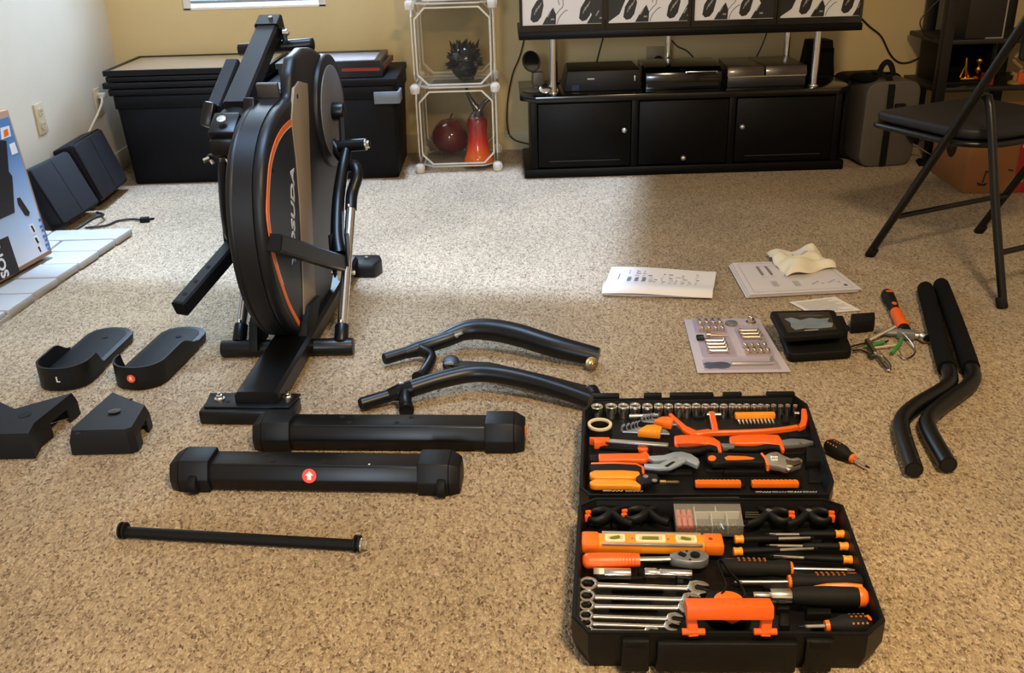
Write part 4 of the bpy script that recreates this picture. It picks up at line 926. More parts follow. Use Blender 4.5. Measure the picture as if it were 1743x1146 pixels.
na = arm('bent black swing arm with a flat side bar, nearer the stabiliser bars', [R(700, 662, .045), R(745, 648, .052), R(800, 636, .058), R(845, 637, .058), R(900, 648, .05), R(960, 666, .04), R(1006, 682, .030)], [.020, .021, .022, .022, .022, .021, .020], None, None)
s = S(); s.tube([R(615, 688, .02), R(664, 673, .026)], .0155, n=16); s.tube([R(662, 673, .026), R(682, 667, .034)], [.0155, .0205], n=16); s.tube([R(680, 668, .034), R(706, 660, .045)], .0205, n=16); part(s, 'end_tube', PAINT, na)
s = S(); s.cyl(R(615, 688, .02), R(613.5, 688.5, .02), .0135, n=16); part(s, 'tube_mouth', HOLE, na)
s = S(); s.rect([R(772, 622, .03), R(830, 625, .034), R(930, 648, .034), R(1006, 668, .028)], .034, .014, bev=.003); sb = part(s, 'side_bar', PAINT, na)
s = S(); s.cyl(R(768, 616, .04), R(768, 626, .016), .0215, n=20, bev=.003); part(s, 'pivot_knuckle', PAINT, sb)
s = S(); s.cyl(R(757, 620, .035), R(770, 618, .045), .0045, n=8); part(s, 'pivot_pin', STEEL, sb)
s = S(); s.tube([R(690, 672, .034), R(690, 684, .028), R(692, 694, .017)], [.018, .015, .017], n=12, sm=3); s.cyl(R(692, 694, .019), R(692, 700, .018), .018, n=16, bev=.002); part(s, 'bracket', PAINT, na)
s = S(); s.box(R(683, 652, .066), (.012, .008, .004), rot=(0, 0, .3), bev=.001); part(s, 'pale_clip', STEEL, na)
s = S(); s.cyl(R(1004, 664, .03), R(1010, 676, .022), .02, n=16, bev=.003); part(s, 'end_knuckle', PAINT, na)
# pedals
def outline_wall(path, hts, th, s):
    """a wall of varying height that follows an outline"""
    n = len(path); inn = []
    for i, p in enumerate(path):
        t = (path[min(i+1, n-1)] - path[max(i-1, 0)]); t.normalize(); inn.append(p + Vector((-t.y, t.x, 0))*th)
    V = []
    for p, q, h in zip(path, inn, hts): V.append([s.b.verts.new((p.x, p.y, .004)), s.b.verts.new((p.x*1.0, p.y, h)), s.b.verts.new((q.x, q.y, h)), s.b.verts.new((q.x, q.y, .004))])
    for a, b in zip(V, V[1:]):
        for k in range(4): s.b.faces.new((a[k], b[k], b[(k+1) % 4], a[(k+1) % 4]))
    s.b.faces.new(V[0][::-1]); s.b.faces.new(V[-1])
    bmesh.ops.recalc_face_normals(s.b, faces=s.b.faces)
def pedal(label, pn, pf, letter, left):
    """pn: near (toe) end centre on the carpet, pf: far end centre"""
    d = (pf-pn); L = d.length + .0; rz = math.atan2(d.y, d.x) - PI/2
    o = T('foot_pedal', label, 'pedal', (pn.x, pn.y, 0), rz, 'foot pedals'); Wd = .128
    base = [(x, y+L/2) for x, y in rrect(Wd, L, .058, 8)]
    s = S(); s.prism(base, .002, .026, top=[(x*1.03, (y-L/2)*1.01+L/2) for x, y in base], bev=.006); part(s, 'tread_plate', BLK, o)
    s = S(); s.prism([(x, y+L/2) for x, y in rrect(Wd*.78, L*.90, .044, 8)], .0255, .0268, bev=.0006); part(s, 'grip_mat', BLK2, o)
    pts = rrect(Wd+.006, L+.006, .060, 8); n = len(pts)
    # go round: start on one long side, pass the near end, finish on the other side
    path = []; side = lambda t0, g: Vector((g*(Wd/2+.003), t0, 0))
    yl, yr = (.20, .12) if left else (.085, .245)
    r = .060; cx = Wd/2+.003-r; P_ = []
    for k in range(12): P_.append((Vector((-Wd/2-.003, yl + (r-yl)*k/12, 0)), min(1, k/6)))
    for k in range(13): t = PI + PI/2*k/12; P_.append((Vector((-cx+r*math.cos(t), r+r*math.sin(t)-.003, 0)), 1))
    for k in range(13): t = 1.5*PI + PI/2*k/12; P_.append((Vector((cx+r*math.cos(t), r+r*math.sin(t)-.003, 0)), 1))
    for k in range(1, 13): P_.append((Vector((Wd/2+.003, r + (yr-r)*k/12, 0)), min(1, (12-k)/6)))
    s = S(); outline_wall([p for p, _ in P_], [.030 + .034*(h*h*(3-2*h)) for _, h in P_], .005, s); part(s, 'toe_rim', BLK, o, ang=50)
    for y in (.09, L-.075):
        s = S(); s.cyl((.0, y,   .0262), (0, y, .0282), .008, n=8); part(s, 'bolt_hole', HOLE, o)
    Mx = frame((.022 if not left else .03, .0005, .034), (1, .22, 0), (0, 0, 1)) if left else frame((.0, -.0035, .036), (1, .0, 0), (0, 0, 1))
    if left:
        s = S(); s.text('L', .020, frame((.008, -.0040, .034), (1, 0, 0), (0, 0, 1)), .0004, bold=.0006); part(s, 'letter', M('letter_white', (220, 220, 216), .5), o, 'white letter L')
    else:
        s = S(); s.prism(circ(.0105, 24), -.003, .0012, Mx=frame((.0, -.0035, .034), (1, 0, 0), (0, 0, 1))); sk = part(s, 'round_sticker', M('orange_sticker', (232, 88, 50), .45), o, 'round orange sticker with letter R')
        s = S(); s.text('R', .014, frame((.0, -.0052, .034), (1, 0, 0), (0, 0, 1)), .0003, bold=.0004); part(s, 'letter', WHITE, sk)
    return o
pedal('black foot pedal tray marked with a white L', P(98, 668, 0)+Vector((.0, .005, 0)), P(203, 573, 0)+Vector((-.005, .01, 0)), 'L', True)
pedal('black foot pedal tray with round orange sticker', P(218, 668, 0)+Vector((.012, .01, 0)), P(325, 572, 0)+Vector((-.002, .01, 0)), 'R', False)
# plastic covers
def cover(name, label, top, z, slope, gap, tabs, holes, base):
    """hollow housing: top face outline (picture points at height z), walls flaring to the carpet, one side left open"""
    o = T('joint_cover', label, 'plastic cover', tuple(base), world=True, group='plastic covers')
    tp = [P(x, y, z) for x, y in top]; c = sum(tp, Vector())/len(tp)
    # skirt: pushed out and down
    lo = [Vector((p.x + (p.x-c.x)*slope, p.y + (p.y-c.y)*slope, z*.60)) for p in tp]
    gr = [Vector((p.x + (p.x-c.x)*slope*1.15, p.y + (p.y-c.y)*slope*1.15, .002)) for p in tp]
    s = S(); b = s.b; n = len(tp)
    A = [b.verts.new(p) for p in tp]; B = [b.verts.new(p) for p in lo]; Cc = [b.verts.new(p) for p in gr]
    b.faces.new(A)
    for i in range(n):
        j = (i+1) % n
        b.faces.new((A[i], B[i], B[j], A[j]))
        if i not in gap: b.faces.new((B[i], Cc[i], Cc[j], B[j]))
        else:                                        # only a tab at each end of the open side
            for t0, t1 in ((0, .27), (.70, 1)):
                q = [lo[i].lerp(lo[j], t0), gr[i].lerp(gr[j], t0), gr[i].lerp(gr[j], t1), lo[i].lerp(lo[j], t1)]
                b.faces.new([b.verts.new(v) for v in q])
    bmesh.ops.remove_doubles(b, verts=b.verts, dist=1e-5); bmesh.ops.recalc_face_normals(b, faces=b.faces)
    bmesh.ops.solidify(b, geom=b.faces[:], thickness=.003)
    sh = part(s, 'shell', BLK, o, ang=20)
    for x, y, r in holes:
        q = P(x, y, z+.0004); s = S(); s.prism(circ(r, 20), -.0008, .0006, Mx=Matrix.Translation(q)); part(s, 'hole', HOLE, o)
    return o, tp
cover('joint_cover', 'black angular plastic cover with a round hole, cut off by the left edge', [(-62, 720), (-10, 680), (25, 696), (122, 669), (58, 720), (48, 738), (-60, 740)], .062, .06, (3,), True, [(42, 706, .014)], P(-10, 770, 0))
o, tp = cover('joint_cover', 'black angular plastic cover with raised oval emblem, below the right pedal', [(191, 668), (246, 690), (224, 727), (212, 731), (121, 733), (122, 729)], .060, .10, (1,), True, [(223, 680, .004), (133, 738, .005)], P(190, 770, 0))
q = P(195, 700, .0632); s = S(); s.prism(circ(.014, 24, ry=.010), -.0005, .0012, Mx=Matrix.Translation(q) @ Matrix.Rotation(.3, 4, 'Z')); em = part(s, 'oval_emblem', M('emblem_grey', (48, 49, 52), .35), o)
s = S(); s.tube([q+Vector((-.006, -.003, .0015)), q+Vector((0, .003, .0018)), q+Vector((.006, -.002, .0015))], .0012, n=6, sm=3); part(s, 'emblem_stroke', M('emblem_pale', (96, 97, 100), .35), em)
# two upper handlebars with foam grips
def handlebar(label, grip, bend, slots):
    o = T('handlebar', label, 'handlebar', (bend[-1].x, bend[-1].y, 0), world=True, group='handlebars')
    s = S(); s.tube(grip, .0222, n=18, sm=4); part(s, 'foam_grip', FOAM, o, ang=50)
    d = (grip[-1]-grip[-2]).normalized()
    s = S(); s.tube([grip[-1]-d*.03]+bend, .0180, n=18, sm=7); tb_ = part(s, 'steel_tube', PAINT, o, ang=50)
    e = (bend[-1]-bend[-2]).normalized()
    s = S(); s.cyl(bend[-1]+e*.0002, bend[-1]+e*.0012, .0152, n=20); part(s, 'open_end', HOLE, tb_)
    d0 = (grip[0]-grip[1]).normalized(); s = S(); s.ball(grip[0], .0220, (1, 1, 1), n=16); part(s, 'grip_end', FOAM, o)
    for t, off in slots:
        q = bend[-1].lerp(bend[-2], t); side = Vector((0, 0, 1)).cross(e).normalized(); n = (Vector((0, 0, 1))*.85+side*off).normalized()
        s = S(); s.box(q+n*.0172, (.007, .013, .004), rot=e.to_track_quat('Y', 'Z').to_matrix().to_4x4(), bev=.001); part(s, 'slot', HOLE, tb_)
    return o
z = .0226
handlebar('bent black handlebar with foam grip, the one nearer the tool case', [P(1575, 492, z), P(1592, 555, z), P(1612, 628, z)], [P(1618, 645, z), P(1606, 662, z), P(1560, 690, z), P(1537, 712, z), P(1536, 738, z), P(1556, 800, z)], ((.15, .5), (.75, .5)))
handlebar('bent black handlebar with foam grip, the one nearer the chair', [P(1602, 486, z), P(1626, 550, z), P(1652, 627, z)], [P(1657, 642, z), P(1645, 660, z), P(1604, 690, z), P(1581, 712, z), P(1582, 735, z), P(1614, 792, z)], ())
# ---------------------------------------------------------------- folding chair
CHM = M('black_chair_tube', (12, 11, 11), .32, spec=.4); VIN = M('black_vinyl_cushion', (30, 30, 35), .5, spec=.3, bump=.25, bscale=450)
ff = P(1480, 436, 0); rf = P(1690, 529, 0); fr2 = P(1665, 396, 0)
lat = (fr2-ff); LWd = lat.length; lat.normalize(); fwd = Vector((-lat.y, lat.x, 0)); 
if fwd.y < 0: fwd = -fwd
ch = T('folding_chair', 'black folding metal chair with a padded vinyl seat, cut off by the right edge', 'chair', tuple((ff+rf)/2), world=True)
sp = (rf-ff).dot(-fwd)                                       # front to rear foot spread
def cp(u, b, z): return ff + lat*u - fwd*b + Vector((0, 0, z))    # u across, b backwards from the front foot
def side_pt(px, py, u):
    """where the picture point meets the chair's side plane"""
    o = Vector((0, 0, CH)); d = ray(px, py); n = lat; t = ((ff+lat*u)-o).dot(n)/d.dot(n); p = o+d*t; q = p-ff; return (-q.dot(fwd), p.z)
b1, z1_ = side_pt(1735, 52, 0); kk = b1/z1_
bt, zt_ = side_pt(1672, 170, 0.0)
for u in (0, LWd):
    s = S(); s.tube([cp(u, .0, .01), cp(u, kk*.45, .45), cp(u, kk*.86, .86)], .0125, n=14); lg = part(s, 'front_leg', CHM, ch)
    s = S(); s.cyl(cp(u, -.002, .0), cp(u, kk*.03, .03), .0155, n=14, bev=.003); part(s, 'foot_cap', RUB, lg)
    uu = u + (.028 if u == 0 else -.028)
    s = S(); s.tube([cp(u, sp, .01), cp(uu*.4+u*.6, sp-(sp-bt)*.5, zt_*.5), cp(uu, bt+.006, zt_-.02), cp(uu, bt-.02, zt_)], .012, n=14, sm=3); lg = part(s, 'rear_leg', CHM, ch)
    s = S(); s.cyl(cp(u, sp+.001, .0), cp(u, sp-.012, .03), .0155, n=14, bev=.003); part(s, 'foot_cap', RUB, lg)
s = S(); s.cyl(cp(0, kk*.155, .155), cp(LWd, kk*.155, .155), .0085, n=12); part(s, 'front_crossbar', CHM, ch)
s = S(); s.cyl(cp(0.01, sp-(sp-bt)*.30, .145), cp(LWd-.01, sp-(sp-bt)*.30, .145), .0085, n=12); part(s, 'rear_crossbar', CHM, ch)
zs = .432
b0, zz0 = None, None
fl = P(1549, 186, zs+.012) - ff; bF = -fl.dot(fwd); uF = fl.dot(lat)
seat = []
W2 = (LWd-.05)/2; uc = LWd/2
nr = bF + .40
ol = []
def arcp(cu, cb, r, a0, a1, n=7): return [(cu+r*math.cos(a0+(a1-a0)*k/n), cb+r*math.sin(a0+(a1-a0)*k/n)) for k in range(n+1)]
ol += arcp(uc-W2+.03, bF+.03, .03, PI, 1.5*PI) + arcp(uc+W2-.03, bF+.03, .03, 1.5*PI, 2*PI) + arcp(uc+W2-.13, nr-.13, .13, 0, PI/2) + arcp(uc-W2+.13, nr-.13, .13, PI/2, PI)
wm = Matrix((lat, -fwd, Vector((0, 0, 1)))).transposed().to_4x4(); wm.translation = ff
s = S(); s.prism([(u*1.0, b) for u, b in ol], zs-.008, zs+.026, Mx=wm, bev=.012, seg=3); part(s, 'seat_cushion', VIN, ch, ang=60)
s = S(); s.tube([wm @ Vector((u+(u-uc)*.01, b, zs-.018)) for u, b in ol], .010, n=8, closed=True); part(s, 'seat_rim', CHM, ch, ang=60)
s = S(); s.prism([(uc+(u-uc)*.97, b) for u, b in ol], zs-.022, zs-.010, Mx=wm); part(s, 'seat_pan', CHM, ch)
s = S(); s.tube([cp(0, kk*.86, .86), cp(.03, kk*.885, .885), cp(LWd-.03, kk*.885, .885), cp(LWd, kk*.86, .86)], .0125, n=12, sm=4); part(s, 'top_rail', CHM, ch)
s = S(); s.box((0, 0, 0), (LWd-.03, .03, .19), bev=.012, Mx=frame(cp(LWd/2, kk*.76-.0, .76), lat, Vector((0, 0, 1)).cross(lat)) ); part(s, 'back_pad', VIN, ch, ang=60)
# ---------------------------------------------------------------- papers
PP = M('white_paper', (222, 217, 214), .7, var=.03); PL = M('pale_lilac_paper', (206, 200, 204), .7, var=.03); PG = M('print_grey_ink', (120, 118, 122), .7); PD = M('print_dark_ink', (66, 66, 70), .7)
def quadf(c):
    """bilinear map over picture corners (near-left, near-right, far-right, far-left), on the carpet"""
    return lambda u, v, z=0: (c[0]*(1-u)+c[1]*u)*(1-v) + (c[3]*(1-u)+c[2]*u)*v + Vector((0, 0, z))
def sheet(s, f, hz, nx=14, ny=10, th=.0012):
    V = {}
    for k, dz in ((0, 0), (1, th)):
        for i in range(nx+1):
            for j in range(ny+1): V[k, i, j] = s.b.verts.new(f(i/nx, j/ny, hz(i/nx, j/ny)+dz))
    for i in range(nx):
        for j in range(ny):
            s.b.faces.new((V[1, i, j], V[1, i+1, j], V[1, i+1, j+1], V[1, i, j+1])); s.b.faces.new((V[0, i, j], V[0, i, j+1], V[0, i+1, j+1], V[0, i+1, j]))
    for i in range(nx):
        for j in (0, ny): s.b.faces.new((V[0, i, j], V[0, i+1, j], V[1, i+1, j], V[1, i, j]))
    for j in range(ny):
        for i in (0, nx): s.b.faces.new((V[0, i, j], V[0, i, j+1], V[1, i, j+1], V[1, i, j]))
    bmesh.ops.recalc_face_normals(s.b, faces=s.b.faces)
def marks(s, f, hz, rects, lift=.0016):
    for u, v, w, h in rects:
        n = 3
        for i in range(n):
            a, b = u+w*i/n, u+w*(i+1)/n
            s.b.faces.new([s.b.verts.new(f(x, y, hz(x, y)+lift)) for x, y in ((a, v), (b, v), (b, v+h), (a, v+h))])
f = quadf((P(1024, 507), P(1212, 512), P(1219, 468), P(1041, 461)))
hz = lambda u, v: .012 + .016*math.exp(-((v-.12)/.22)**2)*(1-.2*u) + .003*math.sin(u*5) - .010*min(1, max(0, .10-v)/.10)
bk = T('instruction_booklet', 'white folded instruction booklet with rounded near fold, leftmost paper', 'booklet', tuple(f(.5, .5)), world=True)
s = S(); sheet(s, f, hz); part(s, 'cover_page', PP, bk, ang=60)
fi = lambda u, v, z=0: f(.01+.98*u, .05+.93*v, z)
s = S(); sheet(s, fi, lambda u, v: .003, th=.006, nx=4, ny=3); part(s, 'inner_pages', PP, bk)
rn = random.Random(3); rc = [(.10+.0, .50, .012, .22)]
for c in range(11):
    u = .20+c*.062
    for r in range(rn.randint(3, 7)): rc.append((u+rn.uniform(-.01, .01), .36+r*.075, rn.uniform(.01, .045), rn.uniform(.012, .035)))
for c in (.19, .26, .33): rc += [(c, .42, .035, .16), (c, .74, .012, .04), (c, .82, .012, .04)]
s = S(); marks(s, f, hz, rc); part(s, 'printed_diagrams', PG, bk, flat=True, kind='stuff')
f2 = quadf((P(1276, 508), P(1466, 498), P(1402, 448), P(1245, 455))); hz2 = lambda u, v: .010+.004*(1-u)*v
sh2 = T('instruction_sheets', 'pale lilac stack of printed instruction sheets under the white cloth bag', 'papers', tuple(f2(.5, .5)), world=True)
for k in range(3):
    s = S(); g = (lambda k: lambda u, v, z=0: f2(u, v, z)+Vector((-.006*(2-k), -.003*(2-k), 0)))(k); sheet(s, g, (lambda k: lambda u, v: hz2(u, v)-.003*(2-k))(k), nx=6, ny=5, th=.001); lf = part(s, 'sheet', PL, sh2, ang=60)
s = S(); rc = []
for u, v, w, h in ((.05, .06, .9, .004), (.05, .94, .9, .004), (.05, .06, .003, .88), (.95, .06, .003, .88)): rc.append((u, v, w, h))
for u in (.22, .31): rc += [(u, .55, .022, .30), (u+.024, .58, .005, .25)]
for k in range(5): rc += [(.26+k*.012, .20, .004, .16), (.46+k*.012, .18, .004, .16)]
rc += [(.20+k*.05, .50+.34*(k % 2), .05, .006) for k in range(5)] + [(.62+k*.03, .22+.03*(k % 3), .02, .02) for k in range(4)] + [(.78+k*.03, .24+.03*(k % 3), .02, .02) for k in range(4)]
marks(s, f2, hz2, rc); part(s, 'line_drawing', PG, sh2, flat=True, kind='stuff')
s = S(); marks(s, f2, hz2, [(.89, .12, .03, .05)]); part(s, 'black_tab', PD, sh2, flat=True)
f3 = quadf((P(1380, 536), P(1465, 530), P(1421, 508), P(1343, 517))); hz3 = lambda u, v: .002+.002*v
lf = T('printed_leaflet', 'small white printed leaflet between the black console and the papers', 'leaflet', tuple(f3(.5, .5)), world=True)
s = S(); sheet(s, f3, hz3, 5, 4); part(s, 'sheet', PP, lf)
s = S(); marks(s, f3, hz3, [(.08, .10+k*.075, rn.uniform(.6, .84), .02) for k in range(11)]); part(s, 'text_lines', PG, lf, flat=True, kind='stuff')
# crumpled cloth bag
s = S(); f4 = quadf((P(1338, 481, 0), P(1422, 463, 0), P(1388, 436, 0), P(1303, 440, 0))); rn = random.Random(9)
def hb(u, v):
    e = min(u, 1-u, v, 1-v); k = min(1, e/.18); return .017 + .030*k*(.75+.25*math.sin(6*u+3*v)) + .006*math.sin(9*u-7*v) + .004*math.sin(21*v+5*u)
g4 = lambda u, v, z=0: f4(u + .022*math.sin(v*9), v + .022*math.sin(u*10+1), z)
sheet(s, g4, hb, 26, 20, .002)
cbg = T('cloth_bag', 'small crumpled cream cloth bag with a printed tag, lying on the sheets', 'bag', tuple(f4(.5, .5, .012)), world=True); part(s, 'cloth', M('cream_cloth', (226, 219, 200), .85, var=.04, bump=.3, bscale=250), cbg, ang=80)
s = S(); marks(s, g4, hb, [(.40, .46, .30, .34)], .0022); tg = part(s, 'printed_tag', PP, cbg)
s = S(); marks(s, g4, hb, [(.44+k*.034, .52, .014, .20) for k in range(7)] + [(.5, .50, .1, .012)], .0028); part(s, 'bar_marks', PG, tg, flat=True, kind='stuff')
# ---------------------------------------------------------------- blister card of bolts
LIL = M('lilac_card', (190, 180, 192), .45, var=.04); CLR = clear_mat('blister_film', (246, 245, 248), .006, .06, .15)
cor = (P(1187, 638), P(1346, 636), P(1291, 545), P(1164, 547)); f5 = quadf(cor)
bc = T('blister_card', 'lilac card of bolts and nuts under clear film, left of the console', 'hardware card', tuple(f5(.5, .5)), world=True)
s = S(); s.prism([tuple(c[:2]) for c in cor], .003, .006, bev=.0008); part(s, 'card', LIL, bc)
s = S()
for u0, v0, u1, v1 in ((.10, .70, .50, .99), (.10, .26, .50, .58), (.60, .48, .92, .78), (.60, .26, .92, .47), (.08, .03, .92, .20)):
    c = [f5(u, v) for u, v in ((u0, v0), (u1, v0), (u1, v1), (u0, v1))]; c2 = sum(c, Vector())/4
    s.prism([tuple(q[:2]) for q in c], .006, .020, top=[tuple((q+(c2-q)*.08)[:2]) for q in c], bev=.002)
part(s, 'clear_blisters', CLR, bc, kind='stuff')
NK = M('bright_nickel', (226, 212, 190), .18, 1)
axd = (cor[1]-cor[0]).normalized(); ayd = (cor[3]-cor[0]).normalized(); ez_ = Vector((0, 0, 1)); BZ = .0064
def hardware(name, label, cat, group, u, v, build, mat=NK):
    q = f5(u, v); m = Matrix.Translation((q.x, q.y, BZ)) @ Matrix.Rotation(math.atan2(axd.y, axd.x), 4, 'Z'); s = S(); build(s)
    bmesh.ops.transform(s.b, matrix=m @ Matrix.Diagonal((1.0 if name in ('long_bolt', 'hex_key') else 1.3, 1.3, 1.3, 1)), verts=s.b.verts); return solo(s, name, mat, label, cat, group)
def cap_nut(s): s.cyl((0, 0, 0), (0, 0, .003), .0062, n=14); s.cyl((0, 0, .002), (0, 0, .007), .0056, n=6); s.ball((0, 0, .0065), .0048, n=10)
def sleeve(s): s.cyl((0, -.010, .0045), (0, .010, .0045), .0042, n=12, bev=.0008); s.ball((0, -.010, .0045), .0060, (1, .5, 1), n=10)
def lbolt(s): s.cyl((-.024, 0, .005), (.022, 0, .005), .0036, n=10); s.cyl((.020, 0, .0055), (.027, 0, .0055), .0062, n=6, bev=.0006); s.cyl((-.026, 0, .0055), (-.021, 0, .0055), .0055, n=12)
rowsn = ('near', 'far')
for k in range(4): hardware('sleeve_nut', ORD[k] + ' bright sleeve nut from the left, far left corner of the lilac card', 'nut', 'sleeve nuts on the card', .19+k*.085, .90, sleeve)
for k in range(4): hardware('cap_nut', ORD[k] + ' bright dome nut from the left, left row under the sleeve nuts', 'nut', 'dome nuts at the left of the card', .19+k*.085, .75, cap_nut)
for k in range(4): hardware('long_bolt', ORD[k] + ' long bright bolt from the far side, left part of the card', 'bolt', 'long bolts at the left of the card', .30, .515-k*.062, lbolt)
for k in range(3): hardware('long_bolt', ORD[k] + ' bright bolt from the far side, right part of the card', 'bolt', 'bolts at the right of the card', .76, .70-k*.062, lbolt)
for r in range(2):
    for k in range(4): hardware('cap_nut', ORD[k] + ' dome nut from the left in the %s row at the right of the card' % rowsn[1-r], 'nut', 'dome nuts at the right of the card', .63+k*.075, .415-r*.10, cap_nut)
for k, (u, v) in enumerate(((.12, .615), (.155, .615), (.12, .575), (.155, .575))): hardware('black_nut', 'small black nut, ' + ('far left', 'far right', 'near left', 'near right')[k] + ' of four at the left of the card', 'nut', 'small black nuts on the card', u, v, lambda s: s.cyl((0, 0, 0), (0, 0, .006), .0055, n=6, bev=.0008), BLK)
hardware('copper_bolt', 'coppery tapered bolt in the middle of the lilac card', 'bolt', None, .36, .62, lambda s: (s.cyl((-.018, 0, .005), (.022, 0, .004), .0042, .0018, n=10), s.cyl((-.024, 0, .006), (-.017, 0, .006), .0075, n=12)), M('coppery_steel', (206, 172, 140), .25, 1))
hardware('steel_disc', 'dark round steel disc at the far side of the lilac card', 'disc', None, .60, .88, lambda s: s.cyl((0, 0, 0), (0, 0, .0045), .013, n=24, bev=.001), DSTEEL)
hardware('flange_nut', 'single big bright flange nut at the far right of the lilac card', 'nut', None, .86, .90, lambda s: (s.cyl((0, 0, 0), (0, 0, .003), .011, n=20), s.cyl((0, 0, .003), (0, 0, .011), .0078, n=6, bev=.0008), s.ball((0, 0, .011), .006, n=10)))
hardware('flat_wrench', 'flat blue grey stamped wrench at the near side of the lilac card', 'wrench', None, .26, .105, lambda s: (s.prism([(-.030, -.006), (-.022, -.012), (-.010, -.010), (.004, -.013), (.016, -.009), (.022, 0), (.016, .009), (.004, .013), (-.010, .010), (-.022, .012), (-.030, .006), (-.020, .0)], 0, .003, bev=.0005),), M('blue_grey_steel', (120, 140, 170), .35, .8))
hardware('hex_key', 'bright bent hex key at the near right of the lilac card', 'hex key', None, .65, .11, lambda s: s.tube([(-.058, 0, .004), (.040, 0, .004), (.046, .002, .004), (.048, .008, .004), (.048, .026, .004)], .0036, n=6), STEEL)
# ---------------------------------------------------------------- console
cn = (P(1341, 619), P(1452, 612), P(1437, 572), P(1322, 578)); ct = (P(1334, 578, .056), P(1437, 570, .056), P(1420, 530, .062), P(1309, 533, .062))
co = T('monitor_console', 'black bike monitor console with a film covered screen, on the carpet', 'console', tuple(sum(cn, Vector())/4), world=True)
low = [P(1341, 619), P(1450, 612), P(1431, 566), P(1324, 572)]
def rc4(c, r=.12, n=4):
    out = []
    for i in range(4):
        p, a, b = c[i], c[i-1], c[(i+1) % 4]; p0 = p.lerp(a, r); p2 = p.lerp(b, r)
        for k in range(n+1): t = k/n; out.append(tuple((p0*(1-t)**2 + p*2*t*(1-t) + p2*t*t)[:2]))
    return out
s = S(); s.prism(rc4(low), .002, .026, bev=.006); part(s, 'lower_body', BLK2, co, ang=50)
mid = [low[0].lerp(low[3], .45), low[1].lerp(low[2], .45), low[2], low[3]]
s = S(); s.prism(rc4(mid, .06), .024, .050, bev=.003); part(s, 'step', BLK2, co)
tm = frame(ct[0], ct[1]-ct[0], ct[3]-ct[0]); tinv = tm.inverted(); tl = [tinv @ c for c in ct]
s = S(); s.prism(rc4([Vector((p.x, p.y, 0)) for p in tl], .10), -.010, .006, Mx=tm, bev=.004); tpl = part(s, 'screen_plate', BLK2, co, ang=50)
fq = lambda u, v: (tl[0]*(1-u)+tl[1]*u)*(1-v) + (tl[3]*(1-u)+tl[2]*u)*v
s = S(); s.prism([tuple(fq(u, v)[:2]) for u, v in ((.10, .14), (.90, .14), (.90, .90), (.10, .90))], .005, .0068, Mx=tm); sc_ = part(s, 'screen', GLOSS, tpl)
s = S(); s.prism([tuple(fq(u, v)[:2]) for u, v in ((.16, .66), (.22, .50), (.20, .34), (.24, .22), (.40, .26), (.60, .22), (.84, .24), (.88, .40), (.80, .46), (.86, .62), (.70, .60), (.56, .66), (.40, .58), (.28, .70))], .0068, .0074, Mx=tm); fl_ = part(s, 'peeling_film', M('bluish_film', (112, 124, 136), .3, var=.35, scale=40), sc_)
s = S(); s.prism([tuple(fq(u, v)[:2]) for u, v in ((.35, .74), (.44, .80), (.70, .78), (.82, .74), (.72, .71), (.5, .72))], .0068, .0073, Mx=tm); part(s, 'reddish_film', M('reddish_film', (72, 58, 66), .25, var=.3, scale=40), sc_)
s = S(); s.prism([tuple(fq(u, v)[:2]) for u, v in ((.38, .17), (.60, .165), (.60, .185), (.38, .19))], .0068, .0076, Mx=tm); part(s, 'pale_line', M('pale_line', (170, 172, 176), .4), sc_)
a = P(1443, 562); s = S(); s.prism(rc4([P(1447, 570), P(1487, 566), P(1486, 552), P(1446, 555)], .1), .004, .036, bev=.004)
o = T('sensor_box', 'small black rectangular sensor box right of the console', 'box', tuple(P(1466, 562)), world=True); part(s, 'body', BLK2, o)
s = S(); s.box(P(1436, 559, .02), (.03, .018, .012), bev=.002); part(s, 'lug', BLK2, o)
cable('console_cable', [P(1450, 590, .014), P(1475, 584, .01), P(1500, 584, .008), P(1512, 580, .010)], .0025, 'thin straight black cable beside the console')
cable('console_cable', [P(1452, 597, .012), P(1465, 596, .008), P(1478, 602, .008), P(1482, 610, .008), P(1492, 606, .01)], .0028, 'curled black cable beside the console')
# ---------------------------------------------------------------- hammer
ha, hb_ = P(1509, 499, .016), P(1541, 566, .016); dh = (hb_-ha).normalized(); Lh = (hb_-ha).length; sd = Vector((dh.y, -dh.x, 0))
hm = T('claw_hammer', 'small claw hammer with black and orange grip, lying by the handlebars', 'hammer', (ha.x, ha.y, 0), world=True)
def along(t): return ha.lerp(hb_, t)
s = S(); s.tube([along(0), along(.05), along(.2), along(.42), along(.52)], [.012, .018, .0175, .014, .0145], n=16, sm=4); hg = part(s, 'black_grip', RUB, hm, ang=60)
s = S(); s.tube([along(.51), along(.8), along(.92)], [.0155, .0165, .017], n=16); part(s, 'orange_grip', RED, hm)
s = S(); s.tube([along(.91), along(1.02)], .0165, n=16); part(s, 'collar', BLK2, hm)
s = S(); n_ = Vector((0, 0, 1)); s.prism(circ(.009, 18, ry=.007), .0, .0015, Mx=frame(along(.10)+n_*.0165, sd, dh)); s.prism(circ(.0065, 18, ry=.011), .0, .0015, Mx=frame(along(.40)+n_*.0135, sd, dh)); part(s, 'orange_inset', RED, hg)
hd, cl_ = P(1578, 577, .018), P(1503, 568, .016); dd = (hd-cl_).normalized(); mid_ = hb_+dh*.012
s = S(); s.box(mid_, (.045, .024, .024), rot=dd.to_track_quat('X', 'Z').to_matrix().to_4x4(), bev=.004); he = part(s, 'head', DSTEEL, hm)
s = S(); s.cyl(mid_+dd*.018, mid_+dd*.04, .0085, n=16); s.cyl(mid_+dd*.038, hd, .0125, n=20, bev=.002); part(s, 'face', CHROME, he)
s = S()
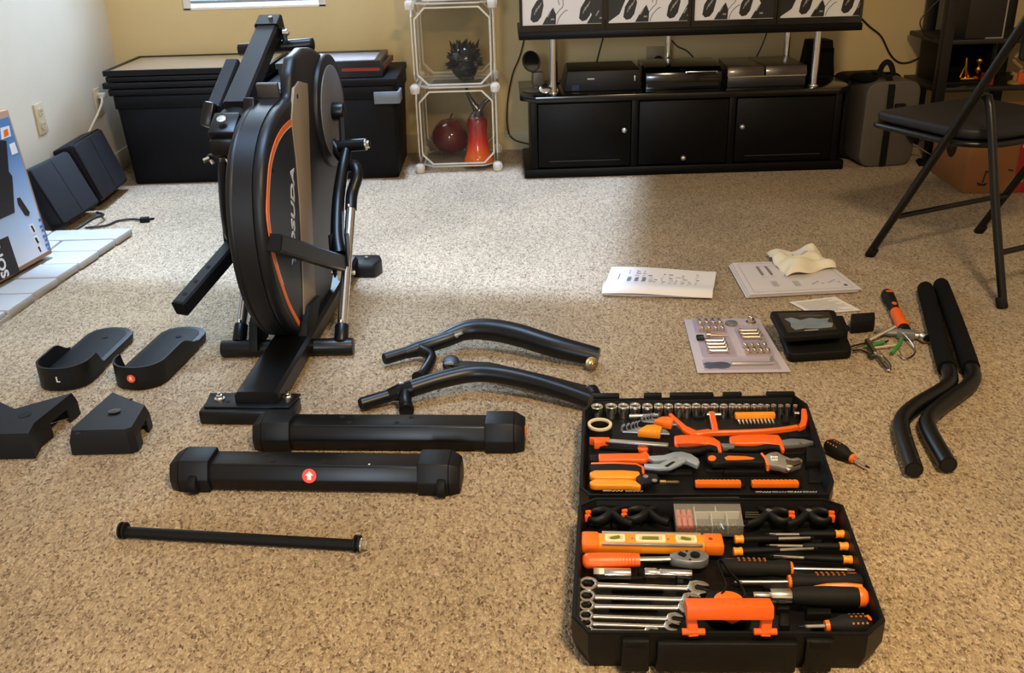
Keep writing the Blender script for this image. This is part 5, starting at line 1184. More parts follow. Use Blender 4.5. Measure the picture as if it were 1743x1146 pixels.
for g in (-1, 1): s.tube([mid_-dd*.02+Vector((0, 0, .002)), mid_-dd*.05+Vector((0, g*.005, .0)), mid_-dd*.075+Vector((0, g*.010, -.006))], [.010, .007, .003], n=8, sm=3)
part(s, 'claw', DSTEEL, he)
# loose bright wire tools and green twist ties
s = S(); s.tube([P(1523, 556, .03), P(1500, 568, .022), P(1474, 581, .014)], .0045, n=6); s.tube([P(1476, 580, .014), P(1490, 603, .012)], .008, n=6); q1 = P(1490, 603, .012); s.tube([q1, P(1503, 620, .01), P(1512, 630, .01), P(1516, 626, .01), P(1512, 617, .01), P(1498, 602, .012)], .0032, n=6, sm=4)
solo(s, 'bent_wrench', CHROME, 'bright bent multi tool wrench lying between the console and the hammer', 'wrench')
s = S(); s.tube([P(1528, 562, .026), P(1541, 571, .02), P(1553, 585, .014), P(1558, 597, .008), P(1552, 607, .006), P(1540, 611, .006), P(1534, 604, .012), P(1531, 596, .02)], .0022, n=6, sm=5)
solo(s, 'wire_loop', CHROME, 'bright loop of thin wire beside the hammer', 'wire')
GRN = M('green_plastic', (60, 130, 60), .45)
s = S(); s.tube([P(1484, 588, .012), P(1504, 582, .012)], .005, n=8); s.tube([P(1471, 590, .01), P(1485, 588, .012)], .003, n=8); solo(s, 'green_tie', GRN, 'small green plastic tie lying along the bright wrench', 'tie')
s = S(); s.tube([P(1518, 602, .008), P(1524, 594, .014), P(1532, 585, .014), P(1534, 577, .012)], .0055, n=8, sm=3); solo(s, 'green_tie', GRN, 'curled green plastic tie under the wire loop', 'tie')
s = S(); s.cyl(P(1486, 592, .012), P(1530, 587, .012), .0022, n=8); solo(s, 'thin_rod', M('cream_rod', (206, 196, 160), .5), 'thin cream rod between the two green ties', 'rod')
# stubby screwdriver on the carpet
def stubby(o, Mx=None):
    s = S(); s.lathe([(0, 0), (.010, .002), (.0165, .012), (.0172, .03), (.0165, .045), (.011, .058), (.0105, .066), (0, .066)], Mx=Matrix.Rotation(PI/2, 4, 'Y'), n=20); hd = part(s, 'handle', RUB, o, ang=50)
    s = S()
    for i in range(4):
        for j in (-.7, 0, .7): s.box((.012+i*.007, .0168*math.sin(j), .0168*math.cos(j)), (.003, .003, .0014), rot=(-j, 0, 0))
    part(s, 'orange_dots', M('dull_orange', (170, 96, 30), .5), hd, kind='stuff')
    s = S(); s.prism(circ(.0045, 14, ry=.006), 0, .0012, Mx=Matrix.Translation((.006, 0, .0135)) @ Matrix.Rotation(-.6, 4, 'Y')); part(s, 'orange_eye', ORANGE, hd)
    s = S(); s.cyl((.064, 0, 0), (.072, 0, 0), .0098, .0085, n=18); part(s, 'collar', ORANGE, o)
    s = S(); s.cyl((.070, 0, 0), (.102, 0, 0), .003, n=10); sf = part(s, 'shaft', STEEL, o)
    s = S(); s.cyl((.100, 0, 0), (.112, 0, 0), .0032, .001, n=8); part(s, 'tip', BLK, sf)
a, b = P(1406, 755, .018), P(1474, 794, .012); d = b-a
o = T('stubby_screwdriver', 'stubby black screwdriver with an orange collar lying on the carpet right of the case', 'screwdriver', (a.x, a.y, .0178), rot=(0, .05, math.atan2(d.y, d.x))); stubby(o)
# ---------------------------------------------------------------- open tool case
CSE = M('case_black_plastic', (10, 10, 10), .45, bump=.25, bscale=500, spec=.3); INS = M('moulded_tray_plastic', (8, 8, 8), .5, bump=.2, bscale=300, spec=.28)
ZR, ZL, ZF = .072, .062, .034
lowp = [(1012, 849), (984, 861), (973, 1050), (1001, 1080), (1478, 1083), (1507, 1057), (1436, 862), (1402, 850)]
lidp = [(1003, 846), (986, 832), (991, 702), (1010, 681), (1352, 674), (1375, 690), (1420, 820), (1412, 845)]
def inset(pts, d):
    """move every side of a closed outline inwards by d"""
    n = len(pts); A = sum(pts[i].x*pts[(i+1) % n].y - pts[(i+1) % n].x*pts[i].y for i in range(n)); sg = 1 if A > 0 else -1
    out = []
    for i in range(n):
        p, a, b = pts[i], pts[i-1], pts[(i+1) % n]
        e1, e2 = (p-a).normalized(), (b-p).normalized(); n1, n2 = Vector((-e1.y, e1.x, 0))*sg, Vector((-e2.y, e2.x, 0))*sg
        m = (n1+n2); m = m/m.length_squared*2
        out.append(p + m*d)
    return out
t2 = lambda ps: [(p.x, p.y) for p in ps]
case = T('tool_case', 'black octagonal tool case lying open on the carpet, full of orange tools', 'tool case', tuple(P(1215, 848, 0)), world=True)
def tray(pts, z, name, blocks):
    o = [Vector((p.x, p.y, 0)) for p in (P(x, y, z) for x, y in pts)]; b = inset(o, .010)
    s = S(); bm = s.b; n = len(o); i1 = inset(o, .007); i2 = inset(o, .016)
    rows = [[bm.verts.new((p.x, p.y, h)) for p in q] for q, h in ((b, .002), (o, z*.45), (o, z), (i1, z), (i2, ZF))]
    for r0, r1 in zip(rows, rows[1:]):
        for i in range(n): bm.faces.new((r0[i], r0[(i+1) % n], r1[(i+1) % n], r1[i]))
    bm.faces.new(rows[0][::-1]); bm.faces.new(rows[-1]); bmesh.ops.recalc_face_normals(bm, faces=bm.faces)
    sh = part(s, name, CSE, case, ang=25)
    s = S(); q = [Vector((p.x, p.y, z+.0)) for p in o]; q1 = inset(q, .001); q2 = inset(q, .006); s.ring(t2(q1), t2(q2), z-.001, z+.003); part(s, 'rim_lip', CSE, sh)
    s = S()
    for x0, y0, x1, y1, h in blocks:
        c = [P(x0, y1, ZF), P(x1, y1, ZF), P(x1, y0, ZF), P(x0, y0, ZF)]
        s.prism(t2(c), ZF-.004, ZF+h, top=t2(inset(c, .0018)), bev=.0015)
    part(s, 'moulded_tray', INS, sh, kind='stuff')
    return o, sh
LB = [(1095, 945, 1140, 962, .010), (1040, 985, 1100, 992, .008), (1085, 975, 1092, 985, .012), (1040, 1003, 1130, 1010, .006), (1040, 1020, 1110, 1026, .006), (1035, 1036, 1120, 1042, .006), (1060, 1050, 1110, 1056, .006),
      (1040, 895, 1090, 902, .01), (1150, 990, 1165, 1004, .012), (1290, 925, 1400, 930, .010), (1300, 950, 1380, 955, .008), (1400, 918, 1430, 926, .010), (1250, 893, 1320, 900, .012), (1360, 893, 1420, 900, .012), (1240, 998, 1300, 1008, .006),
      (1320, 1032, 1345, 1048, .012), (1370, 1042, 1415, 1058, .014), (1325, 1050, 1345, 1075, .010), (1110, 868, 1140, 892, .008), (1010, 893, 1040, 902, .008), (1380, 1072, 1402, 1084, .018), (1180, 985, 1200, 1010, .006)]
UB = [(1180, 700, 1200, 715, .008), (1330, 705, 1345, 722, .006), (1060, 752, 1110, 772, .004), (1100, 803, 1180, 812, .008), (1200, 800, 1290, 806, .006), (1230, 806, 1310, 812, .012), (1370, 775, 1400, 800, .020), (1375, 800, 1400, 825, .006),
      (1180, 815, 1270, 832, .006), (1275, 815, 1365, 832, .006), (1140, 772, 1200, 776, .006), (1340, 740, 1380, 746, .006), (1335, 768, 1380, 774, .004), (1230, 735, 1290, 741, .004), (1030, 832, 1100, 836, .004)]
lo_o, base_ = tray(lowp, ZR, 'base_shell', LB)
li_o, lid_ = tray(lidp, ZL, 'lid_shell', UB)
# notches and ribs outside: latch recesses on the front and the far edge
exd = (P(1478, 1083, ZR)-P(1001, 1080, ZR)).normalized(); eyd = Vector((-exd.y, exd.x, 0))
cm = lambda p: frame(p, exd, eyd)
for x in (1082, 1395):
    p = P(x, 1081, ZR); s = S(); s.box(p+Vector((0, 0, -.034))-eyd*.003, (.042, .014, .060), rot=cm(p).to_3x3().to_4x4(), bev=.003); l_ = part(s, 'latch', CSE, base_)
    s = S(); s.box(p+Vector((0, 0, -.010))-eyd*.0095, (.030, .004, .010), rot=cm(p).to_3x3().to_4x4(), bev=.001); part(s, 'latch_tab', BLK2, l_)
for x0, x1 in ((1118, 1358),):
    a, b = P(x0, 1081, ZR), P(x1, 1082, ZR); s = S(); s.box((a+b)/2+Vector((0, 0, -.036))-eyd*.004, ((b-a).length, .014, .056), rot=cm(a).to_3x3().to_4x4(), bev=.004); part(s, 'front_bulge', CSE, base_)
for x0, x1 in ((1010, 1054), (1096, 1126), (1140, 1214), (1230, 1262), (1304, 1352)):
    a, b = P(x0, 677 - (x0-1010)*.01, ZL), P(x1, 677-(x1-1010)*.01, ZL); s = S(); s.box((a+b)/2+Vector((0, 0, .002)), ((b-a).length, .012, .014), rot=cm(a).to_3x3().to_4x4(), bev=.002); part(s, 'edge_rib', CSE, lid_)
for x in (1075, 1215, 1345):
    p = P(x, 847, .05); s = S(); s.cyl(p-exd*.03, p+exd*.03, .006, n=12); part(s, 'hinge', CSE, case)
# carry handle: a flat orange bow on two feet at the front edge
hz_ = .112; a, b = P(1166, 1037, hz_), P(1315, 1037, hz_); hd_ = (b-a).normalized(); L = (b-a).length
s = S(); s.box((0, 0, 0), (L, .030, .024), bev=.004, Mx=frame((a+b)/2, hd_, (0, 1, -.25))); hn = part(s, 'carry_handle', RED, case, 'orange red carry handle')
for e, px in ((a, 1180), (b, 1302)):
    f_ = P(px, 1081, ZR+.002); top = e + hd_*(.009 if e is a else -.009) + Vector((0, -.004, -.012))
    s = S(); s.rect([top, f_], .016, .012, up=(0, 1, .4), bev=.002); part(s, 'handle_leg', RED, hn)
    s = S(); s.cyl(f_-hd_*.017+Vector((0, 0, .006)), f_+hd_*.017+Vector((0, 0, .006)), .005, n=10); part(s, 'hinge_pin', RED, hn)
# ---- placing tools
def at(name, label, cat, A, B, z, group=None, rx=0, zb=None):
    a, b = P(A[0], A[1], z), P(B[0], B[1], z); d = b-a
    o = T(name, label, cat, (a.x, a.y, z if zb is None else zb), math.atan2(d.y, d.x), group); return o, d.length
# sockets in the lid
sxs = [(1016, 11), (1040, 11), (1061, 10), (1081, 10), (1102, 9.5), (1121, 8.5), (1138, 8.2), (1155, 8), (1169, 8), (1185, 8), (1201, 7.5), (1216, 7.5), (1232, 7.2), (1247, 7), (1259, 6.4), (1271, 6.4), (1284, 6), (1295, 5.6), (1306, 5), (1317, 4.8), (1329, 4.6), (1341, 4.6), (1354, 4.2)]
for k, (x, r) in enumerate(sxs):
    z1 = .064; p = P(x, 690 - (k % 2)*.6 + (1 if k < 2 else 0), z1); R = r/795.0; h = z1-ZF-.001
    o = T('socket', ORD[k] + ' chrome socket from the left in the row along the lid of the case', 'socket', (p.x, p.y, ZF+.001), 0, 'sockets in the case lid')
    s = S(); s.lathe([(R*.60, h-.008), (R*.62, h-.002), (R*.70, h), (R*.92, h), (R, h-.0015), (R, h*.45), (R*.86, h*.35), (R*.86, 0), (0, 0)], n=18); part(s, 'socket_body', CHROME, o)
    s = S(); s.prism([(R*.62*math.cos(t), R*.62*math.sin(t)) for t in [PI/3*q for q in range(6)]], h-.012, h-.0075); part(s, 'socket_hollow', HOLE, o)
# tape roll
p = P(1021, 721, .058); o = T('tape_roll', 'roll of cream tape standing flat in the lid corner of the case', 'tape', (p.x, p.y, ZF+.001))
CRM = M('cream_tape', (216, 196, 156), .6)
s = S(); s.lathe([(.0205, 0), (.0268, 0), (.0268, .018), (.0205, .018), (.0205, 0)], n=32); part(s, 'tape_wound', M('dark_tape', (24, 22, 20), .5), o)
s = S(); s.lathe([(.0200, .018), (.0262, .018), (.0262, .0225), (.0200, .0225), (.0200, .018)], n=32); part(s, 'cream_core', CRM, o)
# hex keys in two orange clips
HK = M('bluish_steel', (168, 178, 194), .25, 1)
for label, A, B, kk, w, dn in (('larger fan of hex keys in an orange clip in the case lid', (1058, 738), (1142, 742), ((0, 0), (.010, .006), (.019, .012), (.026, .017), (.032, .021)), .030, 1), ('smaller fan of hex keys in an orange clip behind the larger one', (1092, 720), (1158, 727), ((0, 0), (.007, .005), (.013, .010), (.018, .0145)), .022, .8)):
    o, L = at('hex_key_set', label, 'hex keys', A, B, .05, 'hex key sets')
    s = S(); s.prism([(L*.32, -.004), (L*.78, -.008), (L*.82, .018*dn), (L*.66, .026*dn), (L*.50, .022*dn), (L*.40, .008)], -.005, .012, bev=.002); part(s, 'orange_clip', AMBER if dn == 1 else ORANGE, o)
    for i, (dx, dy) in enumerate(kk):
        r = .0032 - i*.0004; s = S(); s.tube([(dx+.006, dy+.020*dn, .010), (dx+.001, dy+.016*dn, .008), (dx, dy+.006, .006), (dx+.004, dy, .004), (dx+.012, dy, .004), (L*(.97-.02*i), dy*.8, .004)], r, n=6, sm=2); part(s, 'hex_key', HK, o)
o, L = at('extension_bar', 'short grey steel extension bar above the hex keys in the lid', 'extension bar', (1071, 709), (1120, 707), .055)
s = S(); s.cyl((0, 0, 0), (L*.3, 0, 0), .0048, n=14); s.cyl((L*.3, 0, 0), (L*.5, 0, 0), .0040, n=14); s.cyl((L*.5, 0, 0), (L, 0, 0), .0042, n=6); part(s, 'bar', STEEL, o)
# hacksaw frame
o = T('hacksaw', 'small red orange hacksaw frame lying in the case lid', 'saw', tuple(P(1250, 735, ZF+.004)), world=True); z = .056
W_ = lambda *pp: [P(x, y, z) for x, y in pp]
s = S(); pts = W_((1141, 708), (1152, 719), (1164, 731), (1176, 739), (1190, 741), (1212, 738), (1250, 737), (1300, 735), (1340, 731), (1360, 727)); s.rect(pts, .009, .012, bev=.002, sm=2)
part(s, 'saw_frame', RED, o)
s = S(); s.prism(t2(W_((1141, 706), (1150, 713), (1168, 728), (1185, 736), (1205, 733), (1218, 737), (1200, 742), (1176, 743), (1162, 735))), z-.004, z+.005, bev=.0015); part(s, 'saw_grip', RED, o)
s = S(); s.rect(W_((1218, 738), (1215, 722), (1211, 704)), .013, .011, bev=.002); s2 = part(s, 'saw_post', RED, o)
s = S(); s.rect(W_((1358, 729), (1366, 726), (1369, 716), (1369, 700)), .013, .012, bev=.002); s3 = part(s, 'saw_end', RED, o)
for pr, A, B in ((s2, (1203, 706), (1227, 706)), (s3, (1352, 704), (1360, 704))):
    s = S(); s.cyl(P(*A, z+.002), P(*B, z+.002), .0042, n=10); part(s, 'blade_pin', CHROME, pr)
# bit rack with ten bits
o, L = at('bit_rack', 'orange rack of ten bits inside the hacksaw frame in the lid', 'bit rack', (1251, 708), (1319, 707), .058)
s = S(); s.box((L/2, 0, 0), (L, .014, .012), bev=.002); part(s, 'rack', AMBER, o)
for k in range(9):
    s = S(); s.box((L*(k+.9)/9.8, -.0005, .0062), (.005, .008, .0018), bev=.0006); part(s, 'rack_tooth', AMBER, o)
bz = P(1251, 708, .055); brz = math.atan2(*(reversed((P(1319, 707, .055)-bz)[:2])))
q0, q1 = P(1257, 714, .054), P(1314, 713, .054)
for k in range(10):
    p = q0.lerp(q1, k/9); s = S(); d_ = eyd*-1
    s.cyl(p-d_*.002, p+d_*.012, .0027, n=6); s.cyl(p+d_*.012, p+d_*.021, .0024, .0014, n=8)
    solo(s, 'screwdriver_bit', STEEL, ORD[k] + ' steel bit from the left hanging in the orange rack of the lid', 'bit', 'bits in the orange rack')
# utility knife
o, L = at('utility_knife', 'orange utility knife with snap blade along the left of the lid', 'knife', (1003, 752), (1140, 762), .056)
s = S(); s.box((L*.56, .002, .004), (L*.84, .010, .006), bev=.001); bd = part(s, 'blade_rail', STEEL, o)
s = S(); s.box((L*.56, -.004, .0035), (L*.80, .005, .005), bev=.0005); part(s, 'snap_blade', M('pale_blade', (190, 190, 196), .25, 1), bd)
s = S(); s.prism([(0, .004), (.008, .006), (L*.25, .010), (L*.25, -.002), (L*.14, -.014), (.012, -.016), (.010, -.002), (0, .001)], -.008, .009, bev=.002); part(s, 'orange_grip', RED, o)
s = S(); s.prism([(L*.60, -.008), (L*.66, .014), (L*.72, .014), (L*.74, -.008), (L*.70, -.018), (L*.62, -.014)], -.010, -.001, bev=.002); part(s, 'orange_end', RED, o)
s = S(); s.prism([(L*.12, -.014), (L*.62, -.014), (L*.64, -.006), (L*.12, -.006)], -.012, -.002, bev=.002); part(s, 'body', BLK2, o)
# two pairs of pliers with orange grips
def pliers(label, pts_top, pts_bot, head, hl, loop):
    o = T('pliers', label, 'pliers', tuple(P(*pts_top[0], ZF+.002)), world=True, group='orange handled pliers'); z = .056
    s = S(); s.prism(t2([P(x, y, z) for x, y in pts_top]), z-.008, z+.005, bev=.003); g = part(s, 'orange_grip', RED, o, ang=50)
    if loop:
        s = S(); s.prism(t2([P(x, y, z+.0052) for x, y in loop]), z+.0046, z+.0056); part(s, 'grip_hollow', M('dark_orange_recess', (150, 52, 14), .5), g)
    s = S(); s.tube([P(x, y, z-.004) for x, y in pts_bot], [.0065, .0075, .007, .0075, .008, .006], n=12, sm=4, sq=.9); part(s, 'black_grip', RUB, o, ang=60)
    s = S(); s.prism(t2([P(x, y, z) for x, y in head]), z-.006, z+.004, bev=.0015); hd = part(s, 'jaws', DSTEEL, o)
    if hl: p = P(*hl, z+.004); s = S(); s.cyl(p, p+Vector((0, 0, .0014)), .0045, n=16); part(s, 'rivet', CHROME, hd)
pliers('combination pliers with open orange grip, left of the two in the lid', [(1147, 745), (1160, 743), (1190, 744), (1214, 747), (1226, 755), (1229, 771), (1223, 771), (1220, 762), (1205, 757), (1165, 763), (1148, 760)], [(1140, 765), (1158, 768), (1185, 768), (1205, 763), (1218, 766), (1221, 770)], [(1226, 757), (1250, 758), (1250, 764), (1230, 764)], None, [(1152, 756), (1172, 755), (1200, 756), (1196, 758), (1160, 761)])
pliers('long nose pliers with orange grip and grey jaws, right of the two in the lid', [(1241, 746), (1260, 743), (1300, 742), (1325, 743), (1331, 752), (1336, 768), (1330, 768), (1326, 760), (1300, 757), (1262, 758), (1242, 757)], [(1236, 764), (1256, 765), (1285, 765), (1310, 761), (1328, 764), (1332, 768)], [(1330, 752), (1345, 749), (1368, 750), (1385, 754), (1370, 758), (1345, 760), (1333, 760)], (1362, 754), None)
# groove joint pliers
o = T('groove_pliers', 'water pump pliers with big pale steel jaw, below the knife in the lid', 'pliers', tuple(P(1100, 790, ZF+.002)), world=True); z = .054
s = S(); s.prism(t2([P(x, y, z) for x, y in ((1018, 776), (1070, 775), (1090, 775), (1100, 771), (1107, 780), (1099, 787), (1060, 786), (1019, 788))]), z-.007, z+.006, bev=.003); part(s, 'orange_grip', RED, o, ang=50)
s = S(); s.prism(t2([P(x, y, z) for x, y in ((1003, 777), (1018, 776), (1018, 788), (1004, 787))]), z-.007, z+.005, bev=.003); part(s, 'grip_end', RUB, o)
s = S(); s.prism(t2([P(x, y, z) for x, y in ((1004, 791), (1040, 790), (1082, 791), (1096, 795), (1098, 806), (1091, 807), (1085, 803), (1004, 805))]), z-.008, z+.004, bev=.003); bg = part(s, 'black_grip', RUB, o, ang=50)
s = S(); s.rect([P(x, y, z+.003) for x, y in ((1006, 790), (1045, 789), (1083, 791), (1094, 796), (1095, 806))], .005, .005, bev=.001); part(s, 'orange_edge', RED, bg)
PJ = M('pale_blue_steel', (190, 205, 222), .32, .6)
s = S(); s.prism(t2([P(x, y, z) for x, y in ((1098, 780), (1130, 778), (1146, 773), (1160, 772), (1176, 776), (1188, 784), (1191, 790), (1187, 796), (1180, 793), (1168, 788), (1150, 786), (1130, 786), (1112, 788))]), z-.005, z+.005, bev=.0015); part(s, 'upper_jaw', PJ, o)
s = S(); s.prism(t2([P(x, y, z+.005) for x, y in ((1096, 793), (1122, 793), (1135, 787), (1148, 780), (1154, 781), (1155, 786), (1170, 784), (1160, 792), (1142, 800), (1122, 801), (1097, 799))]), z+.003, z+.010, bev=.0015); lj = part(s, 'lower_jaw', PJ, o)
s = S(); s.prism(t2([P(x, y, z+.011) for x, y in ((1131, 793), (1145, 785), (1150, 786), (1136, 795))]), z+.0098, z+.0106); part(s, 'groove_slot', HOLE, lj)
# wire stripper
o = T('wire_stripper', 'wire stripper with two amber handles in the near left of the lid', 'pliers', tuple(P(1045, 818, ZF+.002)), world=True); z = .052
for nm, pp in (('upper_handle', ((1003, 808), (1012, 804), (1060, 804), (1088, 806), (1090, 810), (1080, 817), (1012, 817), (1004, 814))), ('lower_handle', ((1003, 824), (1012, 819), (1070, 820), (1082, 822), (1092, 830), (1088, 832), (1070, 830), (1012, 830), (1004, 828)))):
    s = S(); s.prism(t2([P(x, y, z) for x, y in pp]), z-.008, z+.006, bev=.0035, seg=3); part(s, nm, AMBER, o, ang=50)
s = S(); s.prism(t2([P(x, y, z) for x, y in ((1082, 813), (1096, 807), (1118, 809), (1122, 818), (1106, 824), (1090, 828))]), z-.007, z+.003, bev=.001); jw = part(s, 'jaws', BLK, o)
for x, y in ((1099, 812), (1114, 819)):
    p = P(x, y, z+.003); s = S(); s.cyl(p, p+Vector((0, 0, .002)), .0052, n=14); part(s, 'rivet', STEEL, jw)
# adjustable wrench
o = T('adjustable_wrench', 'adjustable wrench with black and orange grip and steel head in the lid', 'wrench', tuple(P(1290, 785, ZF+.002)), world=True); z = .056
s = S(); s.prism(t2([P(x, y, z) for x, y in ((1203, 776), (1212, 773), (1290, 774), (1300, 776), (1302, 790), (1280, 789), (1250, 788), (1215, 792), (1204, 787))]), z-.009, z+.004, bev=.003); hg = part(s, 'grip', RUB, o, ang=50)
s = S(); s.prism(t2([P(1212+7*math.cos(t), 780+4.5*math.sin(t), z+.005) for t in [PI/8*q for q in range(16)]])[::-1], z+.003, z+.0052); part(s, 'orange_inset', ORANGE, hg)
s = S(); s.prism(t2([P(x, y, z+.005) for x, y in ((1233, 779), (1240, 776), (1270, 777), (1285, 780), (1280, 782), (1250, 783), (1236, 783))]), z+.003, z+.0052); part(s, 'orange_inset', ORANGE, hg)
s = S(); s.rect([P(1296, 776, z), P(1303, 785, z), P(1307, 797, z)], .005, .014, bev=.001); part(s, 'orange_collar', ORANGE, hg)
s = S(); s.prism(t2([P(x, y, z) for x, y in ((1298, 780), (1310, 774), (1322, 772), (1334, 779), (1346, 784), (1358, 782), (1366, 786), (1363, 793), (1350, 797), (1340, 801), (1326, 797), (1306, 794))]), z-.008, z+.005, bev=.002); hd = part(s, 'head', STEEL, o)
p = P(1317, 779, z+.006); s = S()
for k in range(4): s.cyl(p+exd*(.0035*k-.006), p+exd*(.0035*k-.0042), .0052, n=12)
part(s, 'adjusting_screw', CHROME, hd, kind='stuff')
p = P(1342, 800, z+.002); s = S(); s.ball(p, .0055, n=12); part(s, 'jaw_pin', CHROME, hd)
s = S(); s.prism(t2([P(x, y, z+.004) for x, y in ((1336, 784), (1350, 787), (1362, 786), (1364, 790), (1352, 794), (1338, 793))]), z+.003, z+.0075, bev=.001); part(s, 'moving_jaw', M('warm_steel', (150, 140, 118), .35, 1), hd)
# small brass spiral bit
o, L = at('spiral_bit', 'small brass coloured spiral bit near the front edge of the lid', 'bit', (1123, 821), (1157, 821), .046)
BRS = M('brass', (196, 170, 110), .3, 1)
s = S(); s.cyl((0, 0, 0), (L*.3, 0, 0), .0045, n=6); s.cyl((L*.3, 0, 0), (L*.9, 0, 0), .0025, n=8); s.cyl((L*.9, 0, 0), (L, 0, 0), .0035, .0005, n=8); part(s, 'shank', BRS, o)
s = S(); s.tube([(L*(.32+.58*t/40), .0030*math.cos(t*.9), .0030*math.sin(t*.9)) for t in range(41)], .0012, n=5); part(s, 'spiral', BRS, o)
for label, A, B in (('left orange bit rack along the front edge of the lid', (1183, 824), (1261, 824)), ('right orange bit rack along the front edge of the lid', (1279, 824), (1359, 824))):
    o, L = at('bit_rack', label, 'bit rack', A, B, .048, 'bit racks at the lid edge')
    s = S(); s.box((L/2, 0, 0), (L, .013, .012), bev=.002); part(s, 'rack', ORANGE, o)
    for k in range(10):
        s = S(); s.box((L*(k+.9)/10.8, 0, .0066), (.006, .008, .0024), bev=.0006); part(s, 'rack_tooth', ORANGE, o)
dr = [((1026, 836), (1060, 836), .0016), ((1064, 836.5), (1094, 836.5), .0018), ((1286, 838), (1312, 838), .0018), ((1314, 838), (1338, 838), .0020), ((1340, 838), (1364, 838), .0022), ((1366, 838), (1390, 838), .0024)]
for k, (A, B, r) in enumerate(dr):
    a, b = P(*A, .052), P(*B, .052); s = S(); s.cyl(a, a.lerp(b, .4), r, n=8)
    d = (b-a); n1 = Vector((0, 0, 1)); n2 = eyd
    s.tube([a.lerp(b, .4+.6*t/24) + (n1*math.cos(t*.8)+n2*math.sin(t*.8))*r*.5 for t in range(25)], r*.6, n=5)
    solo(s, 'drill_bit', DSTEEL if k % 2 else STEEL, ORD[k] + ' steel drill bit from the left along the hinge edge of the lid', 'drill bit', 'drill bits by the hinge')
# ---- base: spring clamps
for k, (tx, ty, dx) in enumerate(((998, 879, 1), (1060, 877, 1), (1350, 880, -1), (1418, 880, -1))):
    z = .056; where = ('far left corner of the case base', 'right of the leftmost clamp in the case base', 'left of the rightmost clamp in the case base', 'far right corner of the case base')[k]
    o = T('spring_clamp', 'black spring clamp with orange jaw pads, ' + where, 'clamp', tuple(P(tx+dx*35, 876, ZF+.002)), world=True, group='spring clamps')
    q = lambda x, y: P(tx+dx*x, ty+y, z)
    s = S(); s.tube([q(4, -4), q(14, -9), q(28, -10), q(42, -6), q(58, -14), q(74, -22)], [.004, .005, .007, .007, .005, .004], n=10, sm=3, sq=1.5); part(s, 'upper_arm', BLK, o, ang=60)
    s = S(); s.tube([q(4, 5), q(16, 8), q(30, 5), q(44, -3), q(60, 8), q(78, 14)], [.004, .005, .007, .007, .006, .005], n=10, sm=3, sq=1.5); part(s, 'lower_arm', BLK, o, ang=60)
    p = q(42, -4); s = S(); s.cyl(p-Vector((0, 0, .008)), p+Vector((0, 0, .010)), .0055, n=14, bev=.001); part(s, 'spring_pivot', DSTEEL if dx < 0 else BLK2, o)
    for dy in (-4, 3):
        s = S(); s.box(q(2 + (1 if dy < 0 else 0), dy), (.011, .006, .015), rot=(0, 0, .2*dx), bev=.002); part(s, 'orange_pad', RED, o)
for k in range(3):
    s = S(); a, b = P(1268, 873+k*4, .050), P(1294, 873+k*4, .050); s.cyl(a, b, .0020, n=8); s.cyl(b, b+exd*.010, .0028, n=6)
    solo(s, 'drill_bit', M('dark_bit_%d' % k, (96, 94, 90), .4, 1), ('far', 'middle', 'near')[k] + ' dark drill bit of the three right of the parts box', 'drill bit', 'dark drill bits beside the parts box')
# parts box
pb = [P(1151, 896, .066), P(1266, 896, .066), P(1258, 848, .066), P(1145, 849, .066)]
o = T('parts_box', 'clear plastic parts box with compartments at the far middle of the case base', 'parts box', tuple(P(1205, 872, .046)), world=True)
fp_ = lambda u, v, z: (pb[0]*(1-u)+pb[1]*u)*(1-v)+(pb[3]*(1-u)+pb[2]*u)*v + Vector((0, 0, z-.066))
BXM = clear_mat('frosted_box', (222, 220, 216), .08, .2, .3); DIV = M('translucent_divider', (196, 192, 186), .4)
quad = lambda u0, v0, u1, v1: t2([fp_(u0, v0, 0), fp_(u1, v0, 0), fp_(u1, v1, 0), fp_(u0, v1, 0)])
s = S(); s.prism(quad(0, 0, 1, 1), .044, .0465); part(s, 'box_floor', M('frosted_floor', (84, 81, 78), .5), o)
s = S(); s.ring(quad(0, 0, 1, 1), quad(.015, .03, .985, .97), .0465, .066); part(s, 'box_wall', BXM, o)
for r in ((.30, .03, .315, .97), (.315, .56, .985, .59), (.54, .03, .555, .56), (.77, .03, .785, .56), (.62, .59, .635, .97)):
    s = S(); s.prism(quad(*r), .0465, .062); part(s, 'divider', DIV, o)
s = S(); s.prism(quad(0, 0, 1, 1), .0665, .069, bev=.0006); ld = part(s, 'clear_lid', clear_mat('box_lid', (244, 244, 242), .015, .12, .2), o)
PLG = M('coral_plastic', (236, 104, 74), .45)
for k in range(3):
    for r in range(2):
        a, b = fp_(.065+k*.085, .10+r*.42, .0525), fp_(.065+k*.085, .48+r*.42, .0525); s = S(); s.cyl(a, b, .0046, .0038, n=10); s.cyl(a, a.lerp(b, .1), .0056, n=10)
        solo(s, 'wall_plug', PLG, ('near', 'far')[r] + ' coral wall plug in the ' + ('left', 'middle', 'right')[k] + ' column of the clear parts box', 'wall plug', 'wall plugs in the parts box')
rn = random.Random(12)
def nail(u, v, ang, L_, name, label, grp):
    p = fp_(u, v, .0495); d = (exd*math.cos(ang)+eyd*math.sin(ang)); s = S(); s.cyl(p, p+d*L_, .0015, n=6); s.cyl(p, p+d*.0012, .0032, n=8); solo(s, name, CHROME, label, 'nail' if name == 'nail' else 'screw', grp)
for k in range(5): nail(.58+k*.037, .12+.3*(k % 2), PI/2*(1.08 if k % 2 == 0 else -1.1), .020, 'nail', ORD[k] + ' thin nail from the left in the middle front cell of the parts box', 'nails in the parts box')
for k in range(5): nail(.82+.03*k, .15+.05*(k % 3), 1.2-.25*k+.3, .014, 'small_screw', ORD[k] + ' small screw from the left in the right front cell of the parts box', 'screws in the parts box')
